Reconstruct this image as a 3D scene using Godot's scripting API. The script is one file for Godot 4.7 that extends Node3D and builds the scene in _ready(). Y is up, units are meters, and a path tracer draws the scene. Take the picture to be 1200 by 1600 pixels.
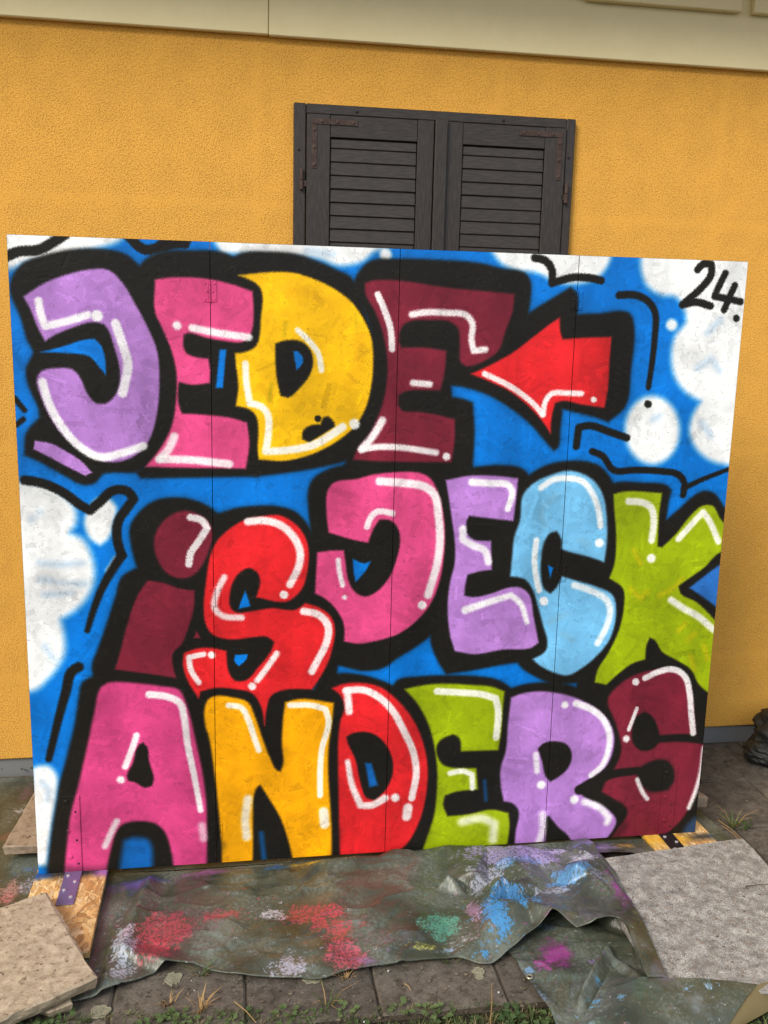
extends Node3D

const BW := 2.08
const BH := 1.83
const BY := 0.03
const TW := 1664
const TH := 1464
const PX := 0.8

var rng := RandomNumberGenerator.new()
var taken := {}
var buf := PackedByteArray()
var grit := PackedByteArray()
var M := {}

# ---------------------------------------------------------------- naming
func numbered(called: String) -> String:
	if not taken.has(called):
		taken[called] = 0
		return called
	taken[called] += 1
	return "%s_%03d" % [called, taken[called]]

func tag(o: Node3D, label: String, category: String, group := "") -> Node3D:
	o.set_meta("label", label)
	o.set_meta("category", category)
	if group != "":
		o.set_meta("group", group)
	return o

func thing(called: String, label: String, category: String, at := Vector3.ZERO, group := "") -> Node3D:
	var o := Node3D.new()
	o.name = numbered(called)
	add_child(o, true)
	o.position = at
	tag(o, label, category, group)
	return o

func part(called: String, mesh: Mesh, mat: Material, parent: Node = null) -> MeshInstance3D:
	var o := MeshInstance3D.new()
	o.name = called if parent != null else numbered(called)
	o.mesh = mesh
	if mat != null:
		o.material_override = mat
	(self if parent == null else parent).add_child(o, true)
	return o

# ---------------------------------------------------------------- mesh helpers
func begin() -> SurfaceTool:
	var st := SurfaceTool.new()
	st.begin(Mesh.PRIMITIVE_TRIANGLES)
	st.set_smooth_group(-1)
	return st

func done(st: SurfaceTool) -> ArrayMesh:
	st.generate_normals()
	return st.commit()

func tri(st: SurfaceTool, a: Vector3, b: Vector3, c: Vector3, out: Vector3) -> void:
	st.add_vertex(a)
	if (b - a).cross(c - a).dot(out) > 0.0:
		st.add_vertex(c)
		st.add_vertex(b)
	else:
		st.add_vertex(b)
		st.add_vertex(c)

func quad(st: SurfaceTool, a: Vector3, b: Vector3, c: Vector3, d: Vector3, out: Vector3) -> void:
	tri(st, a, b, c, out)
	tri(st, a, c, d, out)

# a box with chamfered edges
func add_box(st: SurfaceTool, at: Vector3, size: Vector3, bev := 0.002, turn := Basis.IDENTITY) -> void:
	var h := size * 0.5
	var b := minf(bev, minf(h.x, minf(h.y, h.z)) * 0.8)
	var pt := func(sx: float, sy: float, sz: float, ax: int) -> Vector3:
		var v := Vector3(sx * h.x, sy * h.y, sz * h.z)
		if ax != 0: v.x -= sx * b
		if ax != 1: v.y -= sy * b
		if ax != 2: v.z -= sz * b
		return at + turn * v
	for ax in 3:
		for s in [-1.0, 1.0]:
			var q: Array[Vector3] = []
			for c in [[-1.0, -1.0], [1.0, -1.0], [1.0, 1.0], [-1.0, 1.0]]:
				var v := [0.0, 0.0, 0.0]
				v[ax] = s
				v[(ax + 1) % 3] = c[0]
				v[(ax + 2) % 3] = c[1]
				q.append(pt.call(v[0], v[1], v[2], ax))
			var o := Vector3.ZERO
			o[ax] = s
			quad(st, q[0], q[1], q[2], q[3], turn * o)
	for ax in 3:
		var i := (ax + 1) % 3
		var j := (ax + 2) % 3
		for si in [-1.0, 1.0]:
			for sj in [-1.0, 1.0]:
				var v0 := [0.0, 0.0, 0.0]
				v0[i] = si
				v0[j] = sj
				var v1 := v0.duplicate()
				v0[ax] = -1.0
				v1[ax] = 1.0
				var o := Vector3.ZERO
				o[i] = si
				o[j] = sj
				quad(st, pt.call(v0[0], v0[1], v0[2], i), pt.call(v1[0], v1[1], v1[2], i), pt.call(v1[0], v1[1], v1[2], j), pt.call(v0[0], v0[1], v0[2], j), turn * o)
	for sx in [-1.0, 1.0]:
		for sy in [-1.0, 1.0]:
			for sz in [-1.0, 1.0]:
				tri(st, pt.call(sx, sy, sz, 0), pt.call(sx, sy, sz, 1), pt.call(sx, sy, sz, 2), turn * Vector3(sx, sy, sz))

func box_mesh(size: Vector3, bev := 0.002) -> ArrayMesh:
	var st := begin()
	add_box(st, Vector3.ZERO, size, bev)
	return done(st)

func box_part(called: String, lo: Vector3, hi: Vector3, mat: Material, parent: Node, bev := 0.002) -> MeshInstance3D:
	var o := part(called, box_mesh(hi - lo, bev), mat, parent)
	o.position = (lo + hi) * 0.5
	return o

# low dome, axis along +z of turn
func add_dome(st: SurfaceTool, at: Vector3, r: float, h: float, turn := Basis.IDENTITY, sides := 10) -> void:
	var rings := [[1.0, 0.0], [0.92, 0.6], [0.6, 0.9], [0.0, 1.0]]
	for k in 3:
		for i in sides:
			var a0 := TAU * i / sides
			var a1 := TAU * (i + 1) / sides
			var p := func(a: float, g: Array) -> Vector3: return at + turn * Vector3(cos(a) * r * g[0], sin(a) * r * g[0], h * g[1])
			var o := turn * Vector3(cos((a0 + a1) * 0.5) * 0.5, sin((a0 + a1) * 0.5) * 0.5, 0.6)
			if k < 2:
				quad(st, p.call(a0, rings[k]), p.call(a1, rings[k]), p.call(a1, rings[k + 1]), p.call(a0, rings[k + 1]), o)
			else:
				tri(st, p.call(a0, rings[k]), p.call(a1, rings[k]), p.call(0.0, rings[k + 1]), o)

func add_tube(st: SurfaceTool, pts: Array, radii: Array, sides := 7) -> void:
	var rings := []
	for i in pts.size():
		var d: Vector3 = (pts[mini(i + 1, pts.size() - 1)] - pts[maxi(i - 1, 0)]).normalized()
		var u := d.cross(Vector3(0.31, 0.77, 0.55)).normalized()
		var v := d.cross(u)
		var ring := []
		for k in sides:
			var a := TAU * k / sides
			ring.append(pts[i] + (u * cos(a) + v * sin(a)) * radii[i])
		rings.append(ring)
	for i in pts.size() - 1:
		for k in sides:
			var k2 := (k + 1) % sides
			var mid: Vector3 = (rings[i][k] + rings[i][k2]) * 0.5 - pts[i]
			quad(st, rings[i][k], rings[i][k2], rings[i + 1][k2], rings[i + 1][k], mid)
	for e in [0, pts.size() - 1]:
		var o: Vector3 = pts[e] - pts[1 if e == 0 else e - 1]
		for k in sides:
			tri(st, pts[e], rings[e][k], rings[e][(k + 1) % sides], o)

# a stone slab: outline on top (x, y, z), broken edges
func slab_mesh(corners: Array, thick: float, rough: float, step := 0.014, bev := 0.004) -> ArrayMesh:
	var ring: Array[Vector3] = []
	for i in corners.size():
		var a: Vector3 = corners[i]
		var b: Vector3 = corners[(i + 1) % corners.size()]
		var n := maxi(2, int(a.distance_to(b) / step))
		for k in n:
			ring.append(a.lerp(b, float(k) / n))
	var mid := Vector3.ZERO
	for p in ring:
		mid += p
	mid /= ring.size()
	var fn := FastNoiseLite.new()
	fn.seed = rng.randi() % 9999
	fn.frequency = 9.0
	fn.fractal_octaves = 3
	var rows := []
	for lev in 4:
		var row: Array[Vector3] = []
		for p in ring:
			var out := (p - mid)
			out.y = 0.0
			out = out.normalized()
			var j := fn.get_noise_3d(p.x, lev * 0.06, p.z) * rough
			var inset := 0.0
			var y := p.y
			if lev == 0:
				inset = bev * (1.0 + 1.2 * absf(fn.get_noise_3d(p.x * 2.0, 3.0, p.z * 2.0)))
			elif lev == 1:
				y -= bev
			elif lev == 2:
				y -= thick * 0.6
				inset = rough * 0.6
			else:
				y -= thick
				inset = rough
			row.append(Vector3(p.x, y, p.z) + out * (j - inset))
		rows.append(row)
	var st := begin()
	var n := ring.size()
	for lev in 3:
		for i in n:
			var i2 := (i + 1) % n
			var o: Vector3 = ring[i] - mid
			o.y = 0.01
			quad(st, rows[lev][i], rows[lev][i2], rows[lev + 1][i2], rows[lev + 1][i], o.normalized() + Vector3(0, 0.4 if lev == 0 else 0.0, 0))
	# top: rings towards the middle, gently uneven
	var prev: Array = rows[0]
	for k in range(1, 7):
		var cur := []
		for i in n:
			var p: Vector3 = rows[0][i].lerp(mid, k / 7.0)
			p.y += fn.get_noise_3d(p.x * 1.5, 7.0, p.z * 1.5) * rough * 0.35
			cur.append(p)
		for i in n:
			var i2 := (i + 1) % n
			quad(st, prev[i], prev[i2], cur[i2], cur[i], Vector3.UP)
		prev = cur
	for i in n:
		tri(st, prev[i], prev[(i + 1) % n], mid, Vector3.UP)
		tri(st, rows[3][i], rows[3][(i + 1) % n], mid - Vector3(0, thick, 0), Vector3.DOWN)
	return done(st)

# ---------------------------------------------------------------- computed textures
func noise_bytes(w: int, h: int, freq: float, octaves := 3, seed_ := 1, kind := FastNoiseLite.TYPE_SIMPLEX_SMOOTH, ridged := false, warp := 0.0, seamless := true) -> PackedByteArray:
	var n := FastNoiseLite.new()
	n.noise_type = kind
	n.seed = seed_
	n.frequency = freq
	n.fractal_octaves = octaves
	if ridged:
		n.fractal_type = FastNoiseLite.FRACTAL_RIDGED
	if warp > 0.0:
		n.domain_warp_enabled = true
		n.domain_warp_amplitude = warp
		n.domain_warp_frequency = freq * 0.7
	var im := n.get_seamless_image(w, h) if seamless else n.get_image(w, h)
	im.convert(Image.FORMAT_L8)
	return im.get_data()

func tex_rgb(w: int, h: int, d: PackedByteArray) -> ImageTexture:
	var im := Image.create_from_data(w, h, false, Image.FORMAT_RGB8, d)
	im.generate_mipmaps()
	return ImageTexture.create_from_image(im)

func tex_l(w: int, h: int, d: PackedByteArray) -> ImageTexture:
	var im := Image.create_from_data(w, h, false, Image.FORMAT_L8, d)
	im.generate_mipmaps()
	return ImageTexture.create_from_image(im)

func mat(rough: float, col := Color.WHITE, albedo: Texture2D = null, height: Texture2D = null, hs := 0.1, tri_scale := Vector3.ZERO) -> StandardMaterial3D:
	var m := StandardMaterial3D.new()
	m.roughness = rough
	m.albedo_color = col
	if albedo != null:
		m.albedo_texture = albedo
	if height != null:
		m.heightmap_enabled = true
		m.heightmap_texture = height
		m.heightmap_scale = hs
	if tri_scale != Vector3.ZERO:
		m.uv1_triplanar = true
		m.uv1_world_triplanar = true
		m.uv1_scale = tri_scale
	return m

func c8(r: int, g: int, b: int) -> Color:
	return Color(r / 255.0, g / 255.0, b / 255.0)

# colour blended from three noises: base tone, blotches and specks
func stone_tex(n: int, dark: Color, light: Color, speck_d: Color, speck_l: Color, fd: float, fl: float, grain: float, seed_: int, tint := Color.WHITE, tinted := 0.0) -> Array:
	var a := noise_bytes(n, n, 0.012, 4, seed_)
	var b := noise_bytes(n, n, 0.06 * grain, 4, seed_ + 1)
	var c := noise_bytes(n, n, 0.2 * grain, 2, seed_ + 2)
	var d := noise_bytes(n, n, 0.09 * grain, 2, seed_ + 3)
	var e := noise_bytes(n, n, 0.025, 3, seed_ + 4)
	var o := PackedByteArray()
	o.resize(n * n * 3)
	var hgt := PackedByteArray()
	hgt.resize(n * n)
	for i in n * n:
		var t := clampf((a[i] * 0.4 + b[i] * 0.35 + c[i] * 0.25) / 255.0 * 1.9 - 0.45, 0.0, 1.0)
		var col := dark.lerp(light, t)
		var dd := smoothstep(fd, fd + 0.07, (d[i] * 0.58 + e[i] * 0.42) / 255.0)
		var ll := smoothstep(fl, fl + 0.07, (c[i] * 0.8 + a[i] * 0.2) / 255.0)
		if tinted > 0.0:
			col = col.lerp(tint, smoothstep(0.48, 0.78, (e[i] * 0.7 + b[i] * 0.3) / 255.0) * tinted)
		col = col.lerp(speck_d, dd).lerp(speck_l, ll * (1.0 - dd))
		o[i * 3] = int(clampf(col.r, 0, 1) * 255.0)
		o[i * 3 + 1] = int(clampf(col.g, 0, 1) * 255.0)
		o[i * 3 + 2] = int(clampf(col.b, 0, 1) * 255.0)
		hgt[i] = int(clampf(b[i] * 0.4 + c[i] * 0.45 - dd * 90.0 + 40.0, 0, 255))
	return [tex_rgb(n, n, o), tex_l(n, n, hgt)]

# ---------------------------------------------------------------- spray paint
func curve(flat: Array, closed: bool) -> PackedVector2Array:
	var p := PackedVector2Array()
	for i in range(0, flat.size(), 2):
		p.append(Vector2(flat[i], flat[i + 1]) * PX)
	var n := p.size()
	var out := PackedVector2Array()
	var last := n if closed else n - 1
	for i in last:
		var p1 := p[i]
		var p2 := p[(i + 1) % n]
		var p0 := p[(i - 1 + n) % n] if closed or i > 0 else p1
		var p3 := p[(i + 2) % n] if closed or i + 2 < n else p2
		var d := p2 - p1
		var l := d.length()
		if l < 0.01:
			continue
		var m1 := d
		var m2 := d
		if p1 != p0 and absf((p1 - p0).angle_to(d)) < 0.95:
			m1 = ((p1 - p0).normalized() + d.normalized()).normalized() * l
		if p3 != p2 and absf(d.angle_to(p3 - p2)) < 0.95:
			m2 = (d.normalized() + (p3 - p2).normalized()).normalized() * l
		var k := maxi(1, int(l / 9.0))
		for s in k:
			var t := float(s) / k
			var t2 := t * t
			var t3 := t2 * t
			out.append(p1 * (2 * t3 - 3 * t2 + 1) + m1 * (t3 - 2 * t2 + t) + p2 * (3 * t2 - 2 * t3) + m2 * (t3 - t2))
	if not closed:
		out.append(p[n - 1])
	return out

func spray_fill(col: Color, soft_mm: float, alpha: float, flat: Array) -> void:
	var q := curve(flat, true)
	var soft := soft_mm * PX * 0.98
	var pad := int(soft) + 3
	var lo := q[0]
	var hi := q[0]
	for v in q:
		lo = lo.min(v)
		hi = hi.max(v)
	var x0 := maxi(0, int(lo.x) - pad)
	var y0 := maxi(0, int(lo.y) - pad)
	var x1 := mini(TW - 1, int(hi.x) + pad)
	var y1 := mini(TH - 1, int(hi.y) + pad)
	var w := x1 - x0 + 1
	var h := y1 - y0 + 1
	if w < 1 or h < 1:
		return
	var dist := PackedFloat32Array()
	dist.resize(w * h)
	dist.fill(1e6)
	var n := q.size()
	var rows := []
	rows.resize(h)
	for i in h:
		rows[i] = PackedFloat32Array()
	for i in n:
		var a := q[i]
		var b := q[(i + 1) % n]
		var ab := b - a
		var inv := 1.0 / maxf(ab.length_squared(), 1e-6)
		for y in range(maxi(y0, int(minf(a.y, b.y)) - pad), mini(y1, int(maxf(a.y, b.y)) + pad) + 1):
			var base := (y - y0) * w - x0
			for x in range(maxi(x0, int(minf(a.x, b.x)) - pad), mini(x1, int(maxf(a.x, b.x)) + pad) + 1):
				var px := x - a.x
				var py := y - a.y
				var t := clampf((px * ab.x + py * ab.y) * inv, 0.0, 1.0)
				px -= ab.x * t
				py -= ab.y * t
				var d2 := px * px + py * py
				if d2 < dist[base + x]:
					dist[base + x] = d2
		if a.y != b.y:
			var ya := minf(a.y, b.y)
			var yb := maxf(a.y, b.y)
			for y in range(maxi(y0, ceili(ya)), mini(y1, ceili(yb) - 1) + 1):
				rows[y - y0].append(a.x + ab.x * (y - a.y) / ab.y)
	for y in range(y0, y1 + 1):
		var xs: PackedFloat32Array = rows[y - y0]
		xs.sort()
		var cross := 0
		var inside := false
		for x in range(x0, x1 + 1):
			while cross < xs.size() and xs[cross] <= x:
				inside = not inside
				cross += 1
			var d2 := dist[(y - y0) * w + x - x0]
			var al := alpha
			if d2 < 1e5:
				var s := sqrt(d2)
				if not inside:
					s = -s
				s += (grit[y * TW + x] - 128) * 0.012
				al = smoothstep(-soft, soft, s) * alpha
			elif not inside:
				continue
			if al > 0.004:
				mixin((y * TW + x) * 3, col, al)

func mixin(i: int, col: Color, al: float) -> void:
	buf[i] = int(buf[i] + (col.r8 - buf[i]) * al)
	buf[i + 1] = int(buf[i + 1] + (col.g8 - buf[i + 1]) * al)
	buf[i + 2] = int(buf[i + 2] + (col.b8 - buf[i + 2]) * al)

func spray_stroke(col: Color, soft_mm: float, alpha: float, r0: float, r1: float, flat: Array, streaky: bool) -> void:
	var q := curve(flat, false)
	var soft := soft_mm * PX * 0.6
	var rmax := maxf(r0, r1) * PX
	var pad := int(soft + rmax) + 3
	var lo := q[0]
	var hi := q[0]
	for v in q:
		lo = lo.min(v)
		hi = hi.max(v)
	var x0 := maxi(0, int(lo.x) - pad)
	var y0 := maxi(0, int(lo.y) - pad)
	var x1 := mini(TW - 1, int(hi.x) + pad)
	var y1 := mini(TH - 1, int(hi.y) + pad)
	var w := x1 - x0 + 1
	var h := y1 - y0 + 1
	if w < 1 or h < 1:
		return
	var lev := PackedFloat32Array()
	lev.resize(w * h)
	lev.fill(-1e6)
	var n := q.size()
	for i in maxi(1, n - 1):
		var a := q[i]
		var b := q[mini(i + 1, n - 1)]
		var ra := lerpf(r0, r1, float(i) / n) * PX
		var ab := b - a
		var inv := 1.0 / maxf(ab.length_squared(), 1e-6)
		for y in range(maxi(y0, int(minf(a.y, b.y)) - pad), mini(y1, int(maxf(a.y, b.y)) + pad) + 1):
			var base := (y - y0) * w - x0
			for x in range(maxi(x0, int(minf(a.x, b.x)) - pad), mini(x1, int(maxf(a.x, b.x)) + pad) + 1):
				var px := x - a.x
				var py := y - a.y
				var t := clampf((px * ab.x + py * ab.y) * inv, 0.0, 1.0)
				px -= ab.x * t
				py -= ab.y * t
				var s := ra - sqrt(px * px + py * py)
				if s > lev[base + x]:
					lev[base + x] = s
	for y in range(y0, y1 + 1):
		for x in range(x0, x1 + 1):
			var s := lev[(y - y0) * w + x - x0]
			if s < -soft - 2.0:
				continue
			var g := grit[y * TW + x]
			s += (g - 128) * 0.014
			var al := smoothstep(-soft, soft, s) * alpha
			if streaky:
				al *= clampf(0.72 + g / 400.0, 0.0, 1.0)
			if al > 0.004:
				mixin((y * TW + x) * 3, col, al)

func graffiti() -> Array:
	var ink := {"K": c8(25, 23, 20), "W": c8(238, 241, 243), "W2": c8(244, 246, 247), "H": c8(120, 168, 214), "N": c8(246, 247, 248), "B": c8(0, 116, 212), "B2": c8(42, 108, 190), "B3": c8(14, 92, 168), "B4": c8(52, 84, 128),
		"V": c8(177, 125, 203), "P": c8(223, 76, 134), "P2": c8(211, 68, 130), "Y": c8(248, 192, 12), "Y2": c8(224, 160, 16), "O": c8(245, 169, 6), "M": c8(122, 33, 52), "R": c8(220, 36, 42), "G": c8(152, 174, 10), "G2": c8(110, 128, 20), "C": c8(114, 186, 232), "E": c8(140, 168, 176)}
	buf.resize(TW * TH * 3)
	grit = noise_bytes(TW, TH, 0.22, 2, 5, FastNoiseLite.TYPE_SIMPLEX, false, 0.0, false)
	var tone := noise_bytes(TW / 4, TH / 4, 0.02, 3, 6, FastNoiseLite.TYPE_SIMPLEX_SMOOTH, false, 0.0, false)
	var base: Color = ink.B
	for y in TH:
		var k := y * TW * 3
		for x in TW:
			buf[k] = base.r8
			buf[k + 1] = base.g8
			buf[k + 2] = base.b8
			k += 3
	var shapes := [
		["F", "W", 14.0, 1.0, [-30,-40,301,-21,290,2,251,20,175,39,109,58,48,69,2,90,-37,95]],
		["F", "W", 14.0, 1.0, [516,-29,1030,-15,1005,0,966,11,938,36,902,48,865,51,812,35,712,30,549,29]],
		["S", "W", 12.0, 0.97, 16.7, 16.7, [998,17,999,18]],
		["F", "W", 14.0, 1.0, [1285,-24,1306,5,1330,30,1378,48,1435,52,1491,75,1547,80,1617,60,1649,20,1659,-29]],
		["F", "W", 16.0, 1.0, [1744,-32,1748,34,1771,79,1816,103,1863,109,1890,143,1899,174,1868,221,1862,283,1879,341,1917,384,1967,411,1944,455,1940,505,1966,554,2013,589,2066,603,2188,611,2117,-54]],
		["S", "W", 14.0, 0.97, 16.7, 16.7, [1855,187,1857,188]],
		["F", "W", 16.0, 1.0, [1909,498,1903,547,1878,584,1840,602,1798,596,1761,568,1738,524,1734,474,1750,431,1782,402,1823,396,1863,413,1895,450]],
		["F", "W", 18.0, 1.0, [-15,640,21,650,73,659,117,688,145,724,147,764,130,795,164,815,185,861,191,921,176,971,143,1013,95,1046,103,1101,101,1144,80,1188,49,1225,18,1253,-45,1258]],
		["F", "W", 12.0, 1.0, [167,764,175,737,205,699,235,696,255,721,248,768,231,814,208,832,183,815]],
		["S", "W", 12.0, 0.7, 7.4, 7.4, [250,870,227,906]],
		["F", "W", 14.0, 1.0, [-3,1491,19,1484,45,1488,65,1519,63,1575,51,1641,37,1722,25,1802,-35,1806]],
		["S", "H", 22.0, 0.38, 9.2, 9.2, [45,881,96,886,158,883]],
		["S", "H", 22.0, 0.38, 9.2, 9.2, [46,927,107,941,163,942]],
		["S", "H", 22.0, 0.38, 9.2, 9.2, [55,970,124,966]],
		["S", "H", 22.0, 0.38, 9.2, 9.2, [30,757,48,736]],
		["S", "H", 22.0, 0.38, 9.2, 9.2, [1950,312,1988,283,2020,320]],
		["S", "H", 22.0, 0.38, 9.2, 9.2, [1820,466,1840,456]],
		["S", "H", 22.0, 0.38, 9.2, 9.2, [1970,208,2008,170]],
		["S", "H", 22.0, 0.38, 9.2, 9.2, [23,1537,40,1564,32,1593]],
		["S", "H", 22.0, 0.38, 9.2, 9.2, [48,1124,71,1163]],
		["S", "H", 22.0, 0.38, 9.2, 9.2, [782,14,852,22]],
		["S", "H", 22.0, 0.38, 9.2, 9.2, [1975,474,2010,513]],
		["S", "W2", 22.0, 0.6, 11.1, 11.1, [44,899,91,911,161,905]],
		["S", "W2", 22.0, 0.6, 11.1, 11.1, [49,951,124,953]],
		["S", "W2", 22.0, 0.6, 11.1, 11.1, [37,736,43,763]],
		["S", "W2", 22.0, 0.6, 11.1, 11.1, [1933,246,1983,236,2027,263]],
		["S", "W2", 22.0, 0.6, 11.1, 11.1, [11,1572,20,1617]],
		["F", "K", 7.0, 1.0, [2,131,33,75,89,50,170,31,240,29,285,35,311,47,335,70,363,92,407,158,435,277,432,451,399,557,351,601,313,624,244,626,221,631,204,652,174,661,119,634,65,601,18,578,24,520,42,494,61,475,60,454,39,398,32,347,48,313,53,301,40,273,25,213]],
		["F", "K", 7.0, 1.0, [335,70,355,48,394,30,473,24,553,26,587,40,643,66,652,203,643,307,646,466,647,637,482,640,324,642,311,624,351,597,401,469,384,278,339,160]],
		["F", "K", 7.0, 1.0, [578,42,604,26,673,20,752,24,812,42,865,63,901,79,917,102,953,195,1001,301,1005,445,960,537,897,591,842,607,781,619,696,631,638,637,628,467,572,449,559,274,634,118]],
		["F", "K", 7.0, 1.0, [912,97,927,62,959,34,1025,27,1145,26,1269,31,1331,43,1399,53,1417,73,1421,118,1416,166,1375,294,1245,351,1196,372,1202,406,1238,413,1263,422,1272,502,1271,615,1198,626,1009,626,893,620,897,589,977,445,983,301,953,195]],
		["F", "K", 7.0, 1.0, [1170,370,1238,324,1374,267,1363,207,1416,166,1494,116,1538,89,1556,103,1564,164,1624,161,1722,157,1733,171,1739,325,1730,427,1680,475,1645,463,1536,438,1532,500,1528,553,1516,561,1493,538,1441,484,1367,430,1300,396,1236,378,1197,373]],
		["F", "K", 7.0, 1.0, [306,898,293,835,291,780,317,738,358,707,405,697,451,700,493,715,528,741,546,833,540,1023,538,1237,455,1270,179,1228,174,1185,193,1134,220,1058,245,983,265,924]],
		["F", "K", 7.0, 1.0, [521,745,543,741,582,729,642,722,702,724,751,739,788,777,805,817,816,957,856,1001,890,1033,906,1081,900,1150,883,1210,878,1242,825,1260,792,1307,665,1403,510,1306,433,1277,394,1183,408,1135,458,1040,479,832]],
		["F", "K", 7.0, 1.0, [791,672,805,643,847,617,897,604,1008,592,1121,592,1202,617,1238,745,1256,861,1218,1059,1162,1124,1119,1157,1061,1193,1023,1220,965,1229,912,1217,872,1203,882,1130,866,1030,793,970,798,804,792,747]],
		["F", "K", 7.0, 1.0, [1175,624,1256,613,1358,605,1417,613,1439,630,1467,746,1458,944,1520,1066,1546,1170,1489,1207,1449,1216,1382,1225,1287,1240,1215,1248,1186,1202,1162,1130,1190,1038,1193,841]],
		["F", "K", 7.0, 1.0, [1436,645,1470,617,1515,599,1562,592,1622,594,1665,609,1696,640,1715,679,1742,828,1738,939,1780,1001,1789,1042,1777,1125,1739,1207,1698,1259,1664,1287,1606,1293,1549,1289,1492,1262,1447,1229,1418,1145,1388,942,1400,785]],
		["F", "K", 7.0, 1.0, [1690,673,1709,660,1795,658,1884,668,1898,682,1891,723,1889,773,1932,736,1971,700,2005,684,2042,694,2068,726,2110,781,2099,894,2105,1102,2094,1359,1846,1311,1698,1318,1647,1350,1641,1282,1712,1217,1724,949,1703,748]],
		["F", "K", 8.0, 1.0, [137,1267,145,1236,180,1216,275,1208,455,1234,528,1316,532,1943,19,1902,28,1805,42,1702,58,1615,72,1541,92,1470,122,1353]],
		["F", "K", 7.0, 1.0, [469,1294,486,1275,523,1264,584,1273,627,1288,654,1330,667,1391,675,1323,692,1287,741,1279,811,1286,889,1301,908,1972,493,1940]],
		["F", "K", 7.0, 1.0, [808,1302,825,1258,874,1235,959,1242,1010,1259,1058,1285,1147,1405,1212,1556,1179,1771,1124,1989,858,1968]],
		["F", "K", 7.0, 1.0, [1050,1285,1063,1263,1128,1253,1222,1252,1316,1259,1378,1272,1424,1303,1460,1355,1488,2017,1124,1989,1128,1446]],
		["F", "K", 7.0, 1.0, [1412,1311,1457,1292,1514,1286,1585,1290,1655,1314,1703,1331,1769,1368,1817,1544,1855,2046,1419,2012,1398,1352]],
		["F", "K", 7.0, 1.0, [1639,1294,1695,1280,1733,1306,1758,1278,1813,1235,1854,1222,1856,1169,1868,1148,1886,1161,1910,1196,1969,1232,2017,1261,2043,1305,2100,1349,2109,1604,2110,1809,2026,1884,1901,2003,1681,2033,1619,1578]],
		["F", "V", 5.0, 1.0, [34,157,86,122,152,95,217,80,255,82,287,111,319,165,351,227,375,290,380,369,370,469,349,535,314,576,257,597,211,590,168,564,128,532,97,489,72,432,59,369,73,350,114,342,152,345,171,367,190,413,211,436,233,437,262,412,275,371,273,326,261,280,250,241,239,225,206,219,156,235,113,253,84,272,66,234,50,189]],
		["F", "V", 4.0, 1.0, [46,538,89,546,127,567,166,594,193,626,175,635,125,608,76,580,42,562]],
		["F", "B", 4.0, 1.0, [70,301,133,283,183,266,211,262,229,281,239,327,238,359,217,332,198,310,154,303]],
		["F", "P", 5.0, 1.0, [374,103,416,96,506,96,574,108,633,126,636,181,631,233,620,255,603,264,561,262,504,253,458,242,448,247,445,276,455,297,481,307,512,310,517,344,515,376,468,382,432,375,428,407,431,438,439,461,501,464,572,472,617,485,623,544,613,615,464,613,337,610,378,558,409,499,424,416,425,346,413,289,390,231,372,188]],
		["F", "B", 4.0, 1.0, [543,285,561,284,551,389,532,390]],
		["F", "Y", 5.0, 1.0, [595,85,655,76,742,73,788,84,848,108,902,144,939,191,963,243,970,307,966,378,949,446,919,495,877,532,828,561,781,580,719,593,649,589,646,562,648,502,642,467,625,449,586,439,593,384,587,326,585,294,613,290,643,272,652,243,655,198,660,139,652,114,626,96]],
		["S", "G2", 10.0, 0.25, 5.6, 5.6, [723,210,720,245]],
		["S", "G2", 12.0, 0.25, 5.6, 5.6, [917,179,922,231]],
		["S", "G2", 10.0, 0.3, 5.6, 5.6, [685,377,680,421]],
		["S", "Y2", 24.0, 0.35, 14.8, 14.8, [902,374,928,302,931,231]],
		["S", "Y2", 24.0, 0.3, 14.8, 14.8, [695,124,765,122,854,163]],
		["F", "K", 5.0, 1.0, [695,266,718,257,766,258,793,282,800,317,790,352,762,388,731,414,710,409,701,371,696,324]],
		["F", "B", 3.0, 1.0, [745,286,757,284,772,303,772,317,754,337]],
		["S", "K", 5.0, 0.97, 9.2, 9.2, [815,472,816,473]],
		["F", "K", 5.0, 1.0, [772,531,773,507,798,490,822,489,831,468,845,465,862,483,864,495,817,525,792,541]],
		["F", "M", 6.0, 1.0, [942,95,966,87,1032,85,1179,100,1287,107,1374,112,1369,164,1352,216,1334,271,1303,297,1238,318,1224,309,1218,255,1211,212,1188,195,1127,191,1072,196,1050,211,1042,252,1050,269,1124,268,1180,276,1178,328,1167,388,1064,393,1046,403,1045,432,1055,446,1098,450,1160,458,1212,471,1214,530,1207,596,1102,596,976,593,917,589,928,561,964,513,992,451,1007,391,1011,318,1000,247,975,177,943,121]],
		["F", "R", 5.0, 1.0, [1254,340,1304,317,1374,278,1435,231,1481,195,1511,175,1515,213,1524,236,1564,232,1672,226,1671,294,1672,373,1665,433,1593,424,1535,414,1512,421,1504,461,1503,510,1474,472,1430,430,1372,388,1306,359]],
		["F", "M", 6.0, 1.0, [355,830,368,784,397,751,436,735,471,741,507,767,519,804,506,855,484,901,460,925,429,932,394,919,366,881]],
		["F", "M", 5.0, 1.0, [335,936,376,943,429,963,465,967,464,1015,445,1084,426,1130,402,1154,401,1193,410,1231,334,1216,237,1199,253,1149,273,1073,304,985]],
		["F", "M", 3.0, 1.0, [461,1111,470,1088,481,1112]],
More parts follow.
